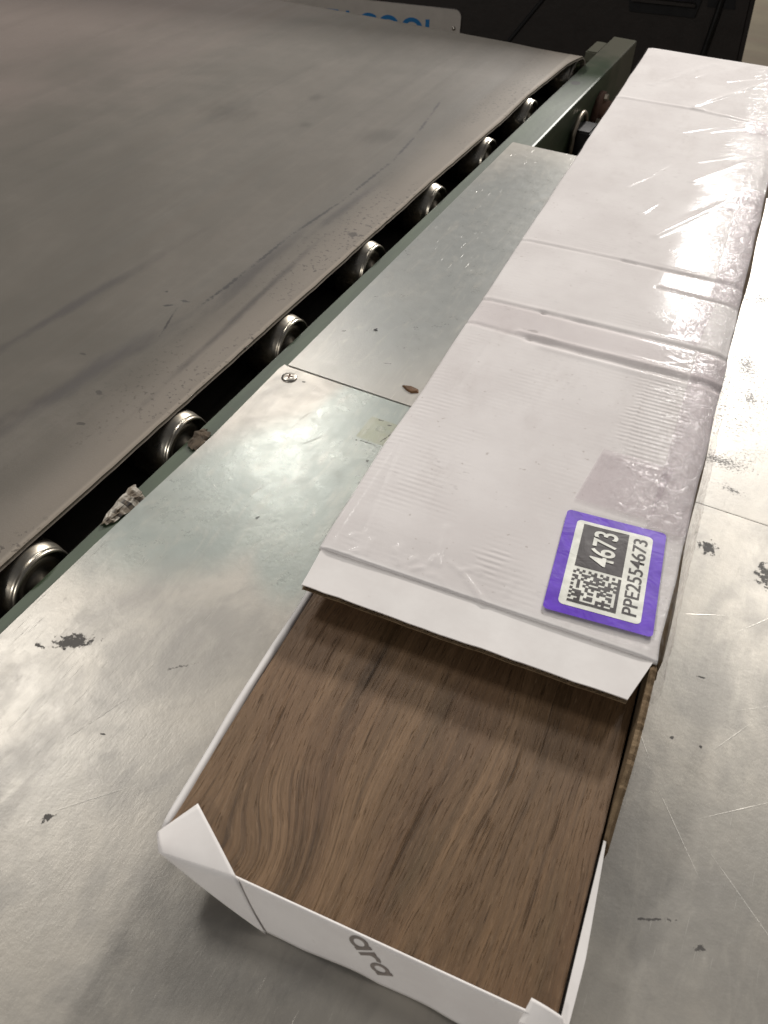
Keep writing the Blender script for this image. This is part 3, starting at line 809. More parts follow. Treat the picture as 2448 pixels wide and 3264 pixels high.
# side walls: left wall runs on as the low rounded edge of the open tray
def wall(name, prof, x_out, x_in, mat):
    """prof: (y, ztop) list; upright board from the bottom up to ztop"""
    vs, fs = [], []
    for (y, zt) in prof:
        vs += [(x_out, y, 0.0), (x_out, y, zt), (x_in, y, zt), (x_in, y, 0.0)]
    for i in range(len(prof) - 1):
        for j in range(4):
            fs.append((i * 4 + j, i * 4 + (j + 1) % 4, (i + 1) * 4 + (j + 1) % 4, (i + 1) * 4 + j))
    fs += [(3, 2, 1, 0), tuple(len(vs) - 4 + k for k in range(4))]
    return mesh(name, vs, fs, mat, BOX)
wall('side_panel', [(0.002, lz(H) - 0.0045), (L - 0.001, lz(H) - 0.0045)], 0.0006, 0.0032, M['card'])
def bulged_side():
    ys = np.linspace(0.002, L - 0.001, 90); zs = np.linspace(0, 1, 9); zt = lz(H) - 0.0045
    vs = []
    for o in (0.0, -0.0026):
        for y in ys:
            for t in zs:
                b = 0.0050 * math.sin(min(1, t * 1.02) * math.pi) ** 0.7 * (0.55 + 0.9 * float(vnoise(y, 0.2, 14, 81))) * min(1, y / 0.03 + 0.3)
                vs.append((W - 0.0010 + b + o, y, zt * t))
    n = 9; m = 90; bse = n * m
    g = grid_faces(m, n)
    fs = g + [tuple(k + bse for k in f)[::-1] for f in g]
    rim = [i * n for i in range(m)] + [(m - 1) * n + k for k in range(1, n)] + [i * n + n - 1 for i in range(m - 2, -1, -1)] + [k for k in range(n - 2, 0, -1)]
    for a, c in zip(rim, rim[1:] + rim[:1]):
        fs.append((c, a, a + bse, c + bse))
    bm = bmesh.new(); me = bpy.data.meshes.new('t'); me.from_pydata(vs, [], fs); bm.from_mesh(me); bpy.data.meshes.remove(me)
    return from_bm('side_panel', bm, M['kraft'], BOX, True)  # brown board colour stands in for shade on the white wall
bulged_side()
box('end_panel', 0.0034, W - 0.0036, L - 0.004, L - 0.001, 0.0, lz(H) - 0.0045, M['card'], BOX)
box('bottom_panel', 0.06, W - 0.0036, -0.150, L - 0.0045, 0.0, 0.0028, M['card'], BOX)

# rolled white edge of the tray on the left of the plank
HP = 0.0370                               # upper face of the plank
def rolled_edge():
    vs, fs = [], []
    N = 46; seg = 14
    for i in range(N):
        t = i / (N - 1)
        y = 0.0015 - t * 0.1690
        x = 0.0020 + 0.0016 * t ** 3 + 0.0004 * math.sin(9 * t)
        r = 0.0021 * (1 + 0.06 * math.sin(23 * t)) * (1 if t < 0.97 else (1 - (t - 0.97) / 0.03 * 0.45))
        for k in range(seg):
            a = 2 * math.pi * k / seg
            vs.append((x + r * math.cos(a), y, lz(HP) - 0.0012 + 1.25 * r * math.sin(a)))
    for i in range(N - 1):
        for k in range(seg):
            k2 = (k + 1) % seg
            fs.append((i * seg + k, (i + 1) * seg + k, (i + 1) * seg + k2, i * seg + k2))
    fs += [tuple(range(seg)), tuple((N - 1) * seg + k for k in range(seg))[::-1]]
    return mesh('tray_edge', vs, fs, M['paper'], BOX, True)
rolled_edge()['label'] = 'rolled white board edge along the bare plank'
# sloping underside of the tray: from rolled edge in to the foot
def tray_side():
    sec = [(0.0012, lz(HP) - 0.0042), (0.0052, lz(HP) - 0.0056), (0.0605, 0.0032), (0.0585, 0.0004)]
    ys = [-0.1665, -0.12, -0.06, 0.0]
    vs = [(x + (0.002 if y < -0.15 else 0), y, z) for y in ys for (x, z) in sec]
    fs = [(i * 4 + j, (i + 1) * 4 + j, (i + 1) * 4 + (j + 1) % 4, i * 4 + (j + 1) % 4) for i in range(3) for j in range(4)] + [(0, 1, 2, 3), (15, 14, 13, 12)]
    bm = bmesh.new(); me = bpy.data.meshes.new('t'); me.from_pydata(vs, [], fs); bm.from_mesh(me); bpy.data.meshes.remove(me)
    return from_bm('tray_side', bm, M['paper'], BOX)
tray_side()
box('packing_core', 0.0640, W - 0.0045, -0.1660, 0.96, 0.0030, lz(HP) - 0.0056, M['card'], BOX)

# torn brown right wall beside the plank
def torn_wall():
    key_y = [0.0015, -0.004, -0.018, -0.040, -0.060, -0.067, -0.075, -0.084, -0.094]
    key_z = [0.0525, 0.0555, 0.0530, 0.0508, 0.0488, 0.0465, 0.0420, 0.0368, 0.0325]
    ys = np.linspace(0.0015, -0.0945, 70)
    vs, fs = [], []
    for i, y in enumerate(ys):
        z = lz(float(np.interp(-y, [-k for k in key_y], key_z))) + 0.0012 * (float(vnoise(y, 0.2, 420, 5)) - 0.5)
        bow = 0.0006 * math.sin(min(1, -y / 0.07) * math.pi) if y < 0 else 0
        xo = W + 0.0006 + bow
        j = 0.0006 * (float(vnoise(y, 0.9, 380, 6)) - 0.5)
        vs += [(W - 0.0006, y, 0.0), (xo, y, z - 0.0006), (xo - 0.0016 + j, y, z + 0.0004), (xo - 0.0034, y, z - 0.0002), (W - 0.0036, y, 0.0)]
    n = len(ys)
    for i in range(n - 1):
        for k in range(5):
            fs.append((i * 5 + k, i * 5 + (k + 1) % 5, (i + 1) * 5 + (k + 1) % 5, (i + 1) * 5 + k))
    fs += [(4, 3, 2, 1, 0), tuple((n - 1) * 5 + k for k in range(5))]
    return mesh('torn_wall', vs, fs, M['kraft'], BOX)
torn_wall()['label'] = 'torn brown corrugated wall at open end'

# white paper lip along the right of the plank
def right_lip():
    ys = np.linspace(-0.092, -0.1770, 24)
    vs, fs = [], []
    for i, y in enumerate(ys):
        t = i / 23
        xo = W - 0.0016 + 0.0034 * min(1, t * 1.6) - 0.0012 * t * t
        z = lz(HP) - 0.0016 - 0.0006 * math.sin(5 * t)
        vs += [(W - 0.0028, y, z + 0.0004), (xo, y, z), (xo - 0.0004, y, 0.0004), (xo - 0.0012, y, 0.0004), (xo - 0.0010, y, z - 0.0012), (W - 0.0028, y, z - 0.0006)]
    for i in range(23):
        for k in range(6):
            fs.append((i * 6 + k, i * 6 + (k + 1) % 6, (i + 1) * 6 + (k + 1) % 6, (i + 1) * 6 + k))
    fs += [(5, 4, 3, 2, 1, 0), tuple(23 * 6 + k for k in range(6))]
    return mesh('tray_lip', vs, fs, M['paper'], BOX)
right_lip()

# front panel, torn wavy foot
YF = -0.1740
def front_panel():
    nx, nz = 70, 14
    vs = []; fs = []
    xs = np.linspace(0.0400, W + 0.0012, nx)
    def pt(x, t, off):
        foot = 0.0006 + 0.0075 * max(0, float(vnoise(x, 0.4, 55, 12)) - 0.35) + (0.0016 * max(0, 1 - abs(x - 0.090) / 0.012))
        zt = lz(HP) + 0.0003
        xx = x
        z = zt + (foot - zt) * t
        bulge = 0.0006 * math.sin(t * math.pi) + 0.0026 * t * (float(vnoise(x, t * 0.02, 36, 13)) - 0.5) * min(1.0, max(0.0, (x - 0.06) / 0.02))
        y = YF - 0.0042 * t - bulge
        # left end slants inward to the foot
        lim = 0.0400 + (0.0560 - 0.0400) * t
        if x < lim: xx = lim
        return (xx, y + off, z)
    for off in (0.0, 0.0011):
        for x in xs:
            for j in range(nz):
                vs.append(pt(x, j / (nz - 1), off))
    b = nx * nz
    gf = grid_faces(nx, nz)
    fs = [f[::-1] for f in gf] + [tuple(k + b for k in f) for f in gf]
    rim = [i * nz for i in range(nx)] + [(nx - 1) * nz + j for j in range(1, nz)] + [i * nz + nz - 1 for i in range(nx - 2, -1, -1)] + [j for j in range(nz - 2, 0, -1)]
    for a, c in zip(rim, rim[1:] + rim[:1]):
        fs.append((a, c, c + b, a + b))
    me = bpy.data.meshes.new('front_panel')
    me.from_pydata([tuple(map(float, v)) for v in vs], [], fs)
    bm = bmesh.new(); bm.from_mesh(me)
    bmesh.ops.remove_doubles(bm, verts=bm.verts, dist=0.00002)
    bpy.data.meshes.remove(me)
    o = from_bm('front_panel', bm, M['paper'], BOX, True)
    return o, pt
fp, fp_pt = front_panel()
fp['label'] = 'white end panel with torn wavy foot and grey lettering'
# grey print on the panel, running down it at a slant, its first letter cut by the upper edge
def panel_print():
    # round single-storey letters "ara" in letter space: x along the word, y up, x-height 1
    def ring(cx, cy, ro, ri, n=28, a0=0, a1=360):
        out = []
        for k in range(n):
            p, q = R(a0 + (a1 - a0) * k / n), R(a0 + (a1 - a0) * (k + 1) / n)
            out.append([(cx + ri * math.cos(p), cy + ri * math.sin(p)), (cx + ro * math.cos(p), cy + ro * math.sin(p)),
                        (cx + ro * math.cos(q), cy + ro * math.sin(q)), (cx + ri * math.cos(q), cy + ri * math.sin(q))])
        return out
    def bar(x0, x1, y0, y1, n=6):
        return [[(x0, y0 + (y1 - y0) * k / n), (x1, y0 + (y1 - y0) * k / n), (x1, y0 + (y1 - y0) * (k + 1) / n), (x0, y0 + (y1 - y0) * (k + 1) / n)] for k in range(n)]
    polys = []
    def glyph_a(o):
        polys.extend(([(x + o, y) for x, y in q], 0.00022) for q in ring(0.5, 0.5, 0.52, 0.29))
        polys.extend(([(x + o, y) for x, y in q], 0.00028) for q in bar(0.79, 1.03, 0.0, 1.0))
    def glyph_r(o):
        polys.extend(([(x + o, y) for x, y in q], 0.00022) for q in bar(0.0, 0.24, 0.0, 1.0))
        polys.extend(([(x + o, y) for x, y in q], 0.00028) for q in ring(0.50, 0.48, 0.52, 0.28, 12, 55, 165))
    glyph_a(-2.02); glyph_r(-0.82); glyph_a(0.0)
    a = R(-52); k = 0.0086
    bm = bmesh.new()
    zt = lz(HP) + 0.0003
    for pl, lift in polys:
        vs = []
        for X, Yy in pl:
            X = (X - 0.5) * k; Yy = (Yy - 0.5) * k
            vs.append(bm.verts.new((0.1138 + X * math.cos(a) - Yy * math.sin(a), 0.0172 + X * math.sin(a) + Yy * math.cos(a), lift)))
        bm.faces.new(vs)
    bmesh.ops.bisect_plane(bm, geom=bm.verts[:] + bm.edges[:] + bm.faces[:], plane_co=(0, zt - 0.0004, 0), plane_no=(0, 1, 0), clear_outer=True)
    for v in bm.verts:
        x, z, lift = v.co
        t = min(1, max(0, (zt - z) / (zt - 0.001)))
        v.co = (x, fp_pt(x, t, 0)[1] - lift, z)
    return from_bm('printed_letters', bm, M['grey'], fp)
panel_print()

def sheet_patch(name, corners, mat, parent, n=10, bow=0.0, thick=0.0006, seed=3):
    """curved paper piece between four corners"""
    A, B, C, D = [Vector(c) for c in corners]
    vs = []
    for s in (0, 1):
        for i in range(n + 1):
            for j in range(n + 1):
                u, v = i / n, j / n
                p = (A * (1 - u) + D * u) * (1 - v) + (B * (1 - u) + C * u) * v
                p = p + Vector((0, 0, bow * 4 * u * (1 - u) + 0.0006 * (float(vnoise(p.x, p.y, 90, seed)) - 0.5) - s * thick))
                vs.append(p)
    g = grid_faces(n + 1, n + 1); b = (n + 1) ** 2; m = n + 1
    fs = g + [tuple(k + b for k in f)[::-1] for f in g]
    rim = [i * m for i in range(m)] + [(m - 1) * m + j for j in range(1, m)] + [i * m + m - 1 for i in range(m - 2, -1, -1)] + [j for j in range(m - 2, 0, -1)]
    for a, c in zip(rim, rim[1:] + rim[:1]):
        fs.append((c, a, a + b, c + b))
    bm = bmesh.new(); me = bpy.data.meshes.new('t'); me.from_pydata(vs, [], fs); bm.from_mesh(me); bpy.data.meshes.remove(me)
    return from_bm(name, bm, mat, parent, True)
def front_corner():
    A, B, C, E, D = [Vector(p) for p in ((0.0022, -0.1700, lz(0.0368)), (0.0128, -0.1522, lz(0.0400)), (0.0462, -0.1746, lz(0.0379)), (0.0085, -0.1778, lz(0.0366)), (0.0598, -0.1792, lz(0.0024)))]
    n = 14; top = []; low = []
    for i in range(n + 1):
        u = i / n
        for j in range(n + 1):
            v = j / n
            p = (A * (1 - u) + E * u) * (1 - v) + (B * (1 - u) + C * u) * v
            top.append(p + Vector((0, 0, 0.0030 * 4 * u * (1 - u) * 0.35 + 0.0012 * (1 - v) * u)))
    m = n + 1
    edge = [top[n * m + j] for j in range(m)]
    k = 8
    for i in range(1, k + 1):
        t = i / k
        for j in range(m):
            p = edge[j] * (1 - t) + D * t
            low.append(p + Vector((0, -0.0006 * math.sin(t * math.pi), 0)))
    vs = top + low
    fs = grid_faces(m, m)
    for i in range(k):
        a = (n * m) if i == 0 else len(top) + (i - 1) * m
        b = len(top) + i * m
        for j in range(n):
            fs.append((a + j, b + j, b + j + 1, a + j + 1))
    bm = bmesh.new(); me = bpy.data.meshes.new('t'); me.from_pydata(vs, [], fs); bm.from_mesh(me); bpy.data.meshes.remove(me)
    bmesh.ops.remove_doubles(bm, verts=bm.verts, dist=0.00002)
    bmesh.ops.recalc_face_normals(bm, faces=bm.faces)
    bmesh.ops.solidify(bm, geom=bm.faces[:], thickness=0.0002)
    return from_bm('corner_flap', bm, M['paper'], BOX, True)
cf = front_corner()
cf['label'] = 'folded white paper corner lying over the plank'
sheet_patch('corner_flap', [(0.1722, -0.1785, lz(0.0355)), (0.1745, -0.1685, lz(0.0388)), (0.1875, -0.1702, lz(0.0386)), (0.1925, -0.1800, lz(0.0345))], M['paper'], BOX, 8, 0.0006)

# corrugated front flap
def build_flap():
    x0, x1 = 0.0016, 0.1885
    xa, xb = 0.0028, 0.1806
    yh, ye = 0.0012, -0.0272
    def plate(z_off, th, inset=0.0):
        n = 40; m = 10; vs = []
        for s in (0, 1):
            for i in range(n + 1):
                for j in range(m + 1):
                    t = i / n; v = j / m
                    x = (x0 + (x1 - x0) * t) * (1 - v) + (xa + (xb - xa) * t) * v
                    y = yh + (ye - yh + inset) * v + 0.0006 * (vnoise(t, 0.0, 22, 4) - 0.5) * v
                    z = lz(H) - 0.0012 - 0.0016 * v + z_off - s * th + 0.0016 * (vnoise(t, v * 0.1, 6, 9) - 0.5) * v
                    vs.append((x, float(y), float(z)))
        g = grid_faces(n + 1, m + 1); b = (n + 1) * (m + 1); k2 = m + 1
        fs = g + [tuple(k + b for k in f)[::-1] for f in g]
        rim = [i * k2 for i in range(n + 1)] + [n * k2 + j for j in range(1, k2)] + [i * k2 + m for i in range(n - 1, -1, -1)] + [j for j in range(m - 1, 0, -1)]
        for a, c in zip(rim, rim[1:] + rim[:1]):
            fs.append((c, a, a + b, c + b))
        return vs, fs
    vs, fs = plate(0, 0.0007)
    o = mesh('front_flap', vs, fs, M['paper'], BOX, False)
    o['label'] = 'plain white flap with corrugated brown edge'
    vs, fs = plate(-0.0036, 0.0006)
    mesh('inner_liner', vs, fs, M['kraft'], o)
    # flutes between the two liners
    vs, fs = [], []
    pitch = 0.0044; per = 10
    N = int((xb - xa) / pitch * per)
    for i in range(N + 1):
        t = i / N
        x = xa + (xb - xa) * t
        zc = lz(H) - 0.0012 - 0.0016 - 0.00215 + float(0.0016 * (vnoise(t, 0.1, 6, 9) - 0.5))
        z = zc + 0.00125 * math.sin(2 * math.pi * i / per)
        y = ye + float(0.0006 * (vnoise(t, 0.0, 22, 4) - 0.5)) + 0.0003
        vs += [(x, y, z + 0.00016), (x, y + 0.020, z + 0.00016), (x, y + 0.020, z - 0.00016), (x, y, z - 0.00016)]
    for i in range(N):
        for k in range(4):
            fs.append((i * 4 + k, i * 4 + (k + 1) % 4, (i + 1) * 4 + (k + 1) % 4, (i + 1) * 4 + k))
    mesh('fluting', vs, fs, M['kraft'], o)
build_flap()
# torn kraft tuft at the right fold
tv = []
bm = bmesh.new()
for k in range(9):
    a = Vector((W - 0.001 + rng.uniform(-.002, .0015), rng.uniform(-.008, .004), lz(H) - 0.0022 + rng.uniform(-.004, .0008)))
    d = Vector((rng.uniform(-.001, .0012), rng.uniform(-.007, -.002), rng.uniform(-.003, .001)))
    s = Vector((rng.uniform(.0006, .0016), 0, rng.uniform(-.001, .001)))
    q = [bm.verts.new(a), bm.verts.new(a + s), bm.verts.new(a + d + s * 0.4), bm.verts.new(a + d)]
    bm.faces.new(q)
ext = bmesh.ops.solidify(bm, geom=bm.faces[:], thickness=0.0005)
from_bm('torn_tuft', bm, M['kraft'], BOX)

# clear wrap lying over the lid and hanging over both long edges
def wrap_profile():
    xs = list(np.linspace(-0.0010, W + 0.0012, 130))
    return xs
FOLDS = []
for _k in range(210):
    _y = rng.uniform(0.0, L); _x = W + 0.001 - abs(rng.gauss(0, 0.008))
    _a = rng.uniform(-1.1, 1.1) + (0.5 if rng.random() < 0.5 else -0.4)
    _l = rng.uniform(0.006, 0.022) if rng.random() < 0.8 else rng.uniform(0.025, 0.06)
    FOLDS.append((_x, _y, _x - _l * math.cos(_a), _y + _l * math.sin(_a), rng.uniform(0.0009, 0.0022), rng.uniform(0.0003, 0.0009)))
for _k in range(16):
    _y = rng.uniform(0.45, 1.0); _x = rng.uniform(0.06, 0.17); _a = 1.05 + rng.uniform(-.3, .3); _l = rng.uniform(0.03, 0.09)
    FOLDS.append((_x, _y, _x + _l * math.cos(_a), _y + _l * math.sin(_a), rng.uniform(0.0014, 0.003), rng.uniform(0.0002, 0.0005)))
def fold_h(x, y):
    h = np.zeros_like(x)
    for (x0, y0, x1, y1, w, a) in FOLDS:
        m = (y > min(y0, y1) - 0.006) & (y < max(y0, y1) + 0.006)
        if not m.any():
            continue
        xx, yy = x[m], y[m]
        dx, dy = x1 - x0, y1 - y0
        t = np.clip(((xx - x0) * dx + (yy - y0) * dy) / (dx * dx + dy * dy), 0, 1)
        d = np.hypot(xx - x0 - t * dx, yy - y0 - t * dy)
        h[m] = np.maximum(h[m], a * (1 - 0.8 * t) * np.clip(1 - d / (1.6 * w), 0, 1))
    return h
def wrap_h(x, y):
    edge = np.clip((x - 0.158) / 0.03, 0, 1)
    cr = (np.abs(vnoise(x * 0.8 + y * 0.25, y - 0.5 * x, 85, 51) - 0.5) * 2) ** 1
    cr2 = np.abs(vnoise(x + 0.3 * y, y * 0.8, 190, 52) - 0.5) * 2
    frontm = np.clip((0.040 - y) / 0.03, 0, 1) * np.clip((vnoise(x, y, 40, 53) - 0.45) * 4, 0, 1)
    return lid_h(x, y) * 1.15 + edge * (0.0008 * (1 - cr) * 0.6 + 0.0003 * cr2) + fold_h(x, y) * (1 - np.clip(1 - np.maximum(np.abs(x - 0.153) / 0.034, np.abs(y - 0.05) / 0.046), 0, 0.08) / 0.08) + frontm * 0.0002 * (1 - cr) + 0.00012 * vnoise(x, y, 30, 54) - 0.0030 * np.clip((x - (W - 0.001)) / 0.0022, 0, 1)
wr = grid_mesh('plastic_wrap', np.linspace(-0.0006, W + 0.0010, 220), np.linspace(0.0035, L + 0.001, 1100), wrap_h, lz(H) + 0.0007, M['wrap'], BOX, 0, lambda X, Y: (X > W - 0.003) * 0.0030 * (vnoise(Y, 0.4, 70, 55) - 0.4) + (X < 0.003) * (-0.0022) * np.exp(-((Y - 0.10) / 0.05) ** 2))
# skirt of wrap down the two sides
def skirt(side):
    ys = np.linspace(0.0035, L, 420); zs = np.linspace(0, 1, 12)
    vs = []
    for y in ys:
        for t in zs:
            x0 = (W + 0.0012) if side > 0 else -0.0012
            wob = 0.0042 * abs(float(vnoise(y, t * 0.06, 75, 61 + side)) - 0.5) + 0.0012 * float(vnoise(y, t * 0.05, 160, 64))
            bulge = (0.0062 if side > 0 else 0.0016) * math.sin(t * math.pi)
            vs.append((x0 + side * (wob * (0.3 + t) + bulge), y, lz(H) - 0.0012 - t * (lz(H) - 0.003)))
    me = bpy.data.meshes.new('wrap_side'); me.from_pydata(vs, [], grid_faces(420, 12)); me.update()
    return link('wrap_side', me, M['wrap'], wr, True)
skirt(1); skirt(-1)

# tape strips, a little proud of the wrap
def tape(name, x0, x1, y0, y1, skew=0.0, lift=0.0012, slant=0.0, mat='tape'):
    nx = max(6, int((x1 - x0) / 0.0016)); ny = max(6, int((y1 - y0) / 0.0016))
    gx = np.linspace(x0, x1, nx); gy = np.linspace(0, 1, ny)
    X, T = np.meshgrid(gx, gy, indexing='ij')
    Y = y0 + (y1 - y0) * T + slant * (X - x0)
    Z = lz(H) + lift + wrap_h(X, Y) * 1.0
    X = X + skew * T
    me = bpy.data.meshes.new(name)
    me.from_pydata(np.stack([X.ravel(), Y.ravel(), Z.ravel()], 1).tolist(), [], grid_faces(nx, ny)); me.update()
    return link(name, me, M[mat], BOX, True)
tape('tape_strip', 0.1225, 0.1675, 0.0990, 0.1520, 0.006, 0.0014)
tape('tape_strip', 0.1672, 0.1900, 0.0920, 0.2900, 0.0, 0.0020)
tape('tape_strip', 0.1440, 0.1672, 0.3035, 0.3690, 0.004, 0.0014)
tape('tape_strip', 0.1660, 0.1900, 0.3750, 0.6050, 0.0, 0.0020)
tape('tape_strip', 0.1520, 0.1658, 0.5540, 0.5980, 0.012, 0.0014)
tape('tape_strip', 0.1500, 0.1860, 0.7600, 0.8000, 0.004, 0.0014)
tape('tape_strip', 0.0004, 0.1660, 0.2560, 0.2950, 0.0, 0.0012, 0.0, 'clear')
tape('tape_strip', 0.1250, 0.1660, 0.3735, 0.4075, 0.0, 0.0012, 0.0, 'clear')

# ---------------------------------------------------------------- purple sticker on the lid
def build_label():
    ang = R(4.3)
    c0 = Vector((0.1529, 0.0500))
    LW, LH = 0.0578, 0.0795
    zb = lz(H) + 0.0016
    def P(s, t):                         # label-space (s across, t along the reading direction) -> carton
        a, b = s - LW / 2, t - LH / 2
        return (c0.x + a * math.cos(ang) - b * math.sin(ang), c0.y + a * math.sin(ang) + b * math.cos(ang))
    def height(x, y):
        return float(0.0006 * (vnoise(x, y, 40, 71) - 0.5))
    def poly(name, pts, lift, mat, parent, n=26):
        bm = bmesh.new()
        f = bm.faces.new([bm.verts.new((s, t, 0)) for s, t in pts])
        for k in range(1, n):
            for ax in (0, 1):
                co = [0, 0, 0]; no = [0, 0, 0]
                co[ax] = (LW if ax == 0 else LH) * k / n; no[ax] = 1
                bmesh.ops.bisect_plane(bm, geom=bm.verts[:] + bm.edges[:] + bm.faces[:], plane_co=co, plane_no=no)
        for v in bm.verts:
            x, y = P(v.co.x, v.co.y)
            v.co = (x, y, zb + lift + height(x, y))
        o = from_bm(name, bm, mat, parent, True)
        return o
    border = poly('shipping_label', round_rect(0, LW, 0, LH, 0.0028), 0.0, M['purple'], BOX)
    border['label'] = 'purple bordered sticker reading 4673 and PPE2554673'
    poly('label_panel', round_rect(0.0070, 0.0508, 0.0060, 0.0730, 0.0030), 0.00012, M['white'], border)
    poly('number_block', [(0.0112, 0.0360), (0.0374, 0.0360), (0.0374, 0.0705), (0.0112, 0.0705)], 0.00022, M['black'], border)
    def put_text(body, s_base, s_top, t0, t1, lift, mat, name, bold=0.0):
        me = text_mesh(body, 0.02, 1.0, bold)
        fit_text(me, t0, t1, 0, 1)
        for v in me.vertices:
            t, up = v.co.x, v.co.y
            s = s_base + (s_top - s_base) * up
            x, y = P(s, t)
            v.co = (x, y, zb + lift + height(x, y))
        link(name, me, mat, border)
    put_text('4673', 0.0318, 0.0180, 0.0400, 0.0675, 0.00050, M['white'], 'number_digits', 0.0003)
    put_text('PPE2554673', 0.0482, 0.0402, 0.0105, 0.0690, 0.00034, M['black'], 'serial_letters', 0.0001)
    # square dot code: solid bars on two sides, broken on the others
    rs = random.Random(23); n = 16; vs = []; fs = []
    s0, s1, t0, t1 = 0.0112, 0.0374, 0.0092, 0.0340
    for i in range(n):                    # i along t, j along s
        for j in range(n):
            on = rs.random() < 0.5
            if i == 0 or j == n - 1: on = True
            elif i == n - 1: on = j % 2 == 1
            elif j == 0: on = i % 2 == 0
            if on:
                ds, dt = (s1 - s0) / n, (t1 - t0) / n
                for (a, b) in ((0, 0), (1, 0), (1, 1), (0, 1)):
                    x, y = P(s0 + (j + a) * ds, t0 + (i + b) * dt)
                    vs.append((x, y, zb + 0.00034 + height(x, y)))
                k = len(vs); fs.append((k - 4, k - 3, k - 2, k - 1))
    mesh('dot_code', vs, fs, M['black'], border)
build_label()

# ---------------------------------------------------------------- plank
def build_plank():
    bm = bmesh.new()
    bm_box(bm, 0.0046, W - 0.0042, -0.1733, 1.005, lz(HP) - 0.0050, lz(HP), 0.0005, 2)
    bm_box(bm, 0.0056, W - 0.0052, -0.1728, 1.004, lz(HP) - 0.0054, lz(HP) - 0.0049)
    o = from_bm('floor_plank', bm, M['wood'])
    o.location = (BX, BY, ZT); o.rotation_euler = (0, 0, BROT)
    return tag(o, 'brown oak-look vinyl floor plank sticking out of the white carton', 'plank')
build_plank()

# ---------------------------------------------------------------- litter
def crumple(name, pts, mat, loc, label, cat, thick=0.0004):
    bm = bmesh.new()
    rows = [[bm.verts.new(p) for p in r] for r in pts]
    for a, b in zip(rows, rows[1:]):
        for i in range(len(a) - 1):
            bm.faces.new((a[i], a[i + 1], b[i + 1], b[i]))
    bmesh.ops.subdivide_edges(bm, edges=bm.edges[:], cuts=2, use_grid_fill=True)
    for v in bm.verts:
        v.co += Vector((rng.uniform(-1, 1), rng.uniform(-1, 1), rng.uniform(-0.5, 1))) * 0.0011
    bmesh.ops.solidify(bm, geom=bm.faces[:], thickness=thick)
    o = from_bm(name, bm, mat)
    o.location = loc
    return tag(o, label, cat)
# torn label snagged on the rail edge (local y along the rail)
sc_rows = [
    [(0.0040, -0.0185, 0.0010), (0.0050, -0.008, 0.0016), (0.0075, 0.002, 0.0016), (0.0105, 0.0110, 0.0020)],
    [(0.0010, -0.0205, 0.0030), (0.0010, -0.008, 0.0058), (0.0030, 0.003, 0.0070), (0.0062, 0.0130, 0.0062)],
    [(-0.0015, -0.0215, 0.0012), (-0.0030, -0.008, 0.0052), (-0.0015, 0.004, 0.0098), (0.0010, 0.0150, 0.0096)],
    [(-0.0020, -0.0210, 0.0000), (-0.0060, -0.006, 0.0010), (-0.0055, 0.004, 0.0050), (-0.0035, 0.0165, 0.0078)]]
sc_rows = [[(x, y, z * 0.6) for x, y, z in r] for r in sc_rows]
crumple('torn_label_scrap', sc_rows, M['scrap'], (-0.0100, -0.0300, -0.0036), 'torn striped paper scrap caught on the green rail', 'paper scrap')
lp = [[(0.0070, -0.018, 0.0006), (0.0076, 0.0, 0.0010), (0.0066, 0.016, 0.0008)],
      [(0.0022, -0.020, 0.0026), (0.0016, 0.002, 0.0042), (0.0022, 0.018, 0.0030)],
      [(-0.0036, -0.014, 0.0016), (-0.0046, 0.006, 0.0052), (-0.0030, 0.021, 0.0024)],
      [(-0.0025, -0.012, 0.0004), (-0.0028, 0.007, 0.0010), (-0.0016, 0.019, 0.0006)]]
lp = [[(x * 0.9, y * 0.6, z * 0.7) for x, y, z in r] for r in lp]
crumple('cardboard_scrap', lp, M['dirt'], (-0.0075, 0.0520, -0.0036), 'dusty brown cardboard scrap wedged beside a roller', 'scrap')
def chip(name, x, y, z, pts, h, mat, label):
    n = len(pts)
    top = [(px * 0.75, py * 0.75, h * (0.7 + 0.3 * rng.random())) for px, py in pts]
    vs = [(px, py, 0) for px, py in pts] + top + [(0, 0, h)]
    fs = [tuple(range(n))[::-1]] + [(i, (i + 1) % n, n + (i + 1) % n, n + i) for i in range(n)] + [(n + i, n + (i + 1) % n, 2 * n) for i in range(n)]
    o = mesh(name, vs, fs, mat)
    o.location = (x, y, z)
    tag(o, label, 'debris')
chip('bark_chip', 0.1060, 0.1815, 0.0002, [(-0.0080, 0.0012), (-0.003, -0.0024), (0.003, -0.0044), (0.0078, -0.0010), (0.0060, 0.0028), (-0.001, 0.0034)], 0.0016, M['chip'], 'small brown flake lying on the far sheet near carton')
chip('dirt_crumb', 0.0432, 0.2450, 0.0002, [(-0.0020, -0.0016), (0.0022, -0.0012), (0.0002, 0.0026)], 0.0008, M['cord'], 'tiny dark triangular crumb on the far sheet')

# ---------------------------------------------------------------- cooler behind the conveyor
CR = R(13)
CO = empty('evaporative_cooler', (-0.4, 1.5, FLOOR), 'black upright fan cooler with pale nameplate in blue letters', 'cooler', CR)
def cz(z): return z - FLOOR
body_poly = [(-1.05, 0.0), (0.575, 0.0)]
bm = bmesh.new()
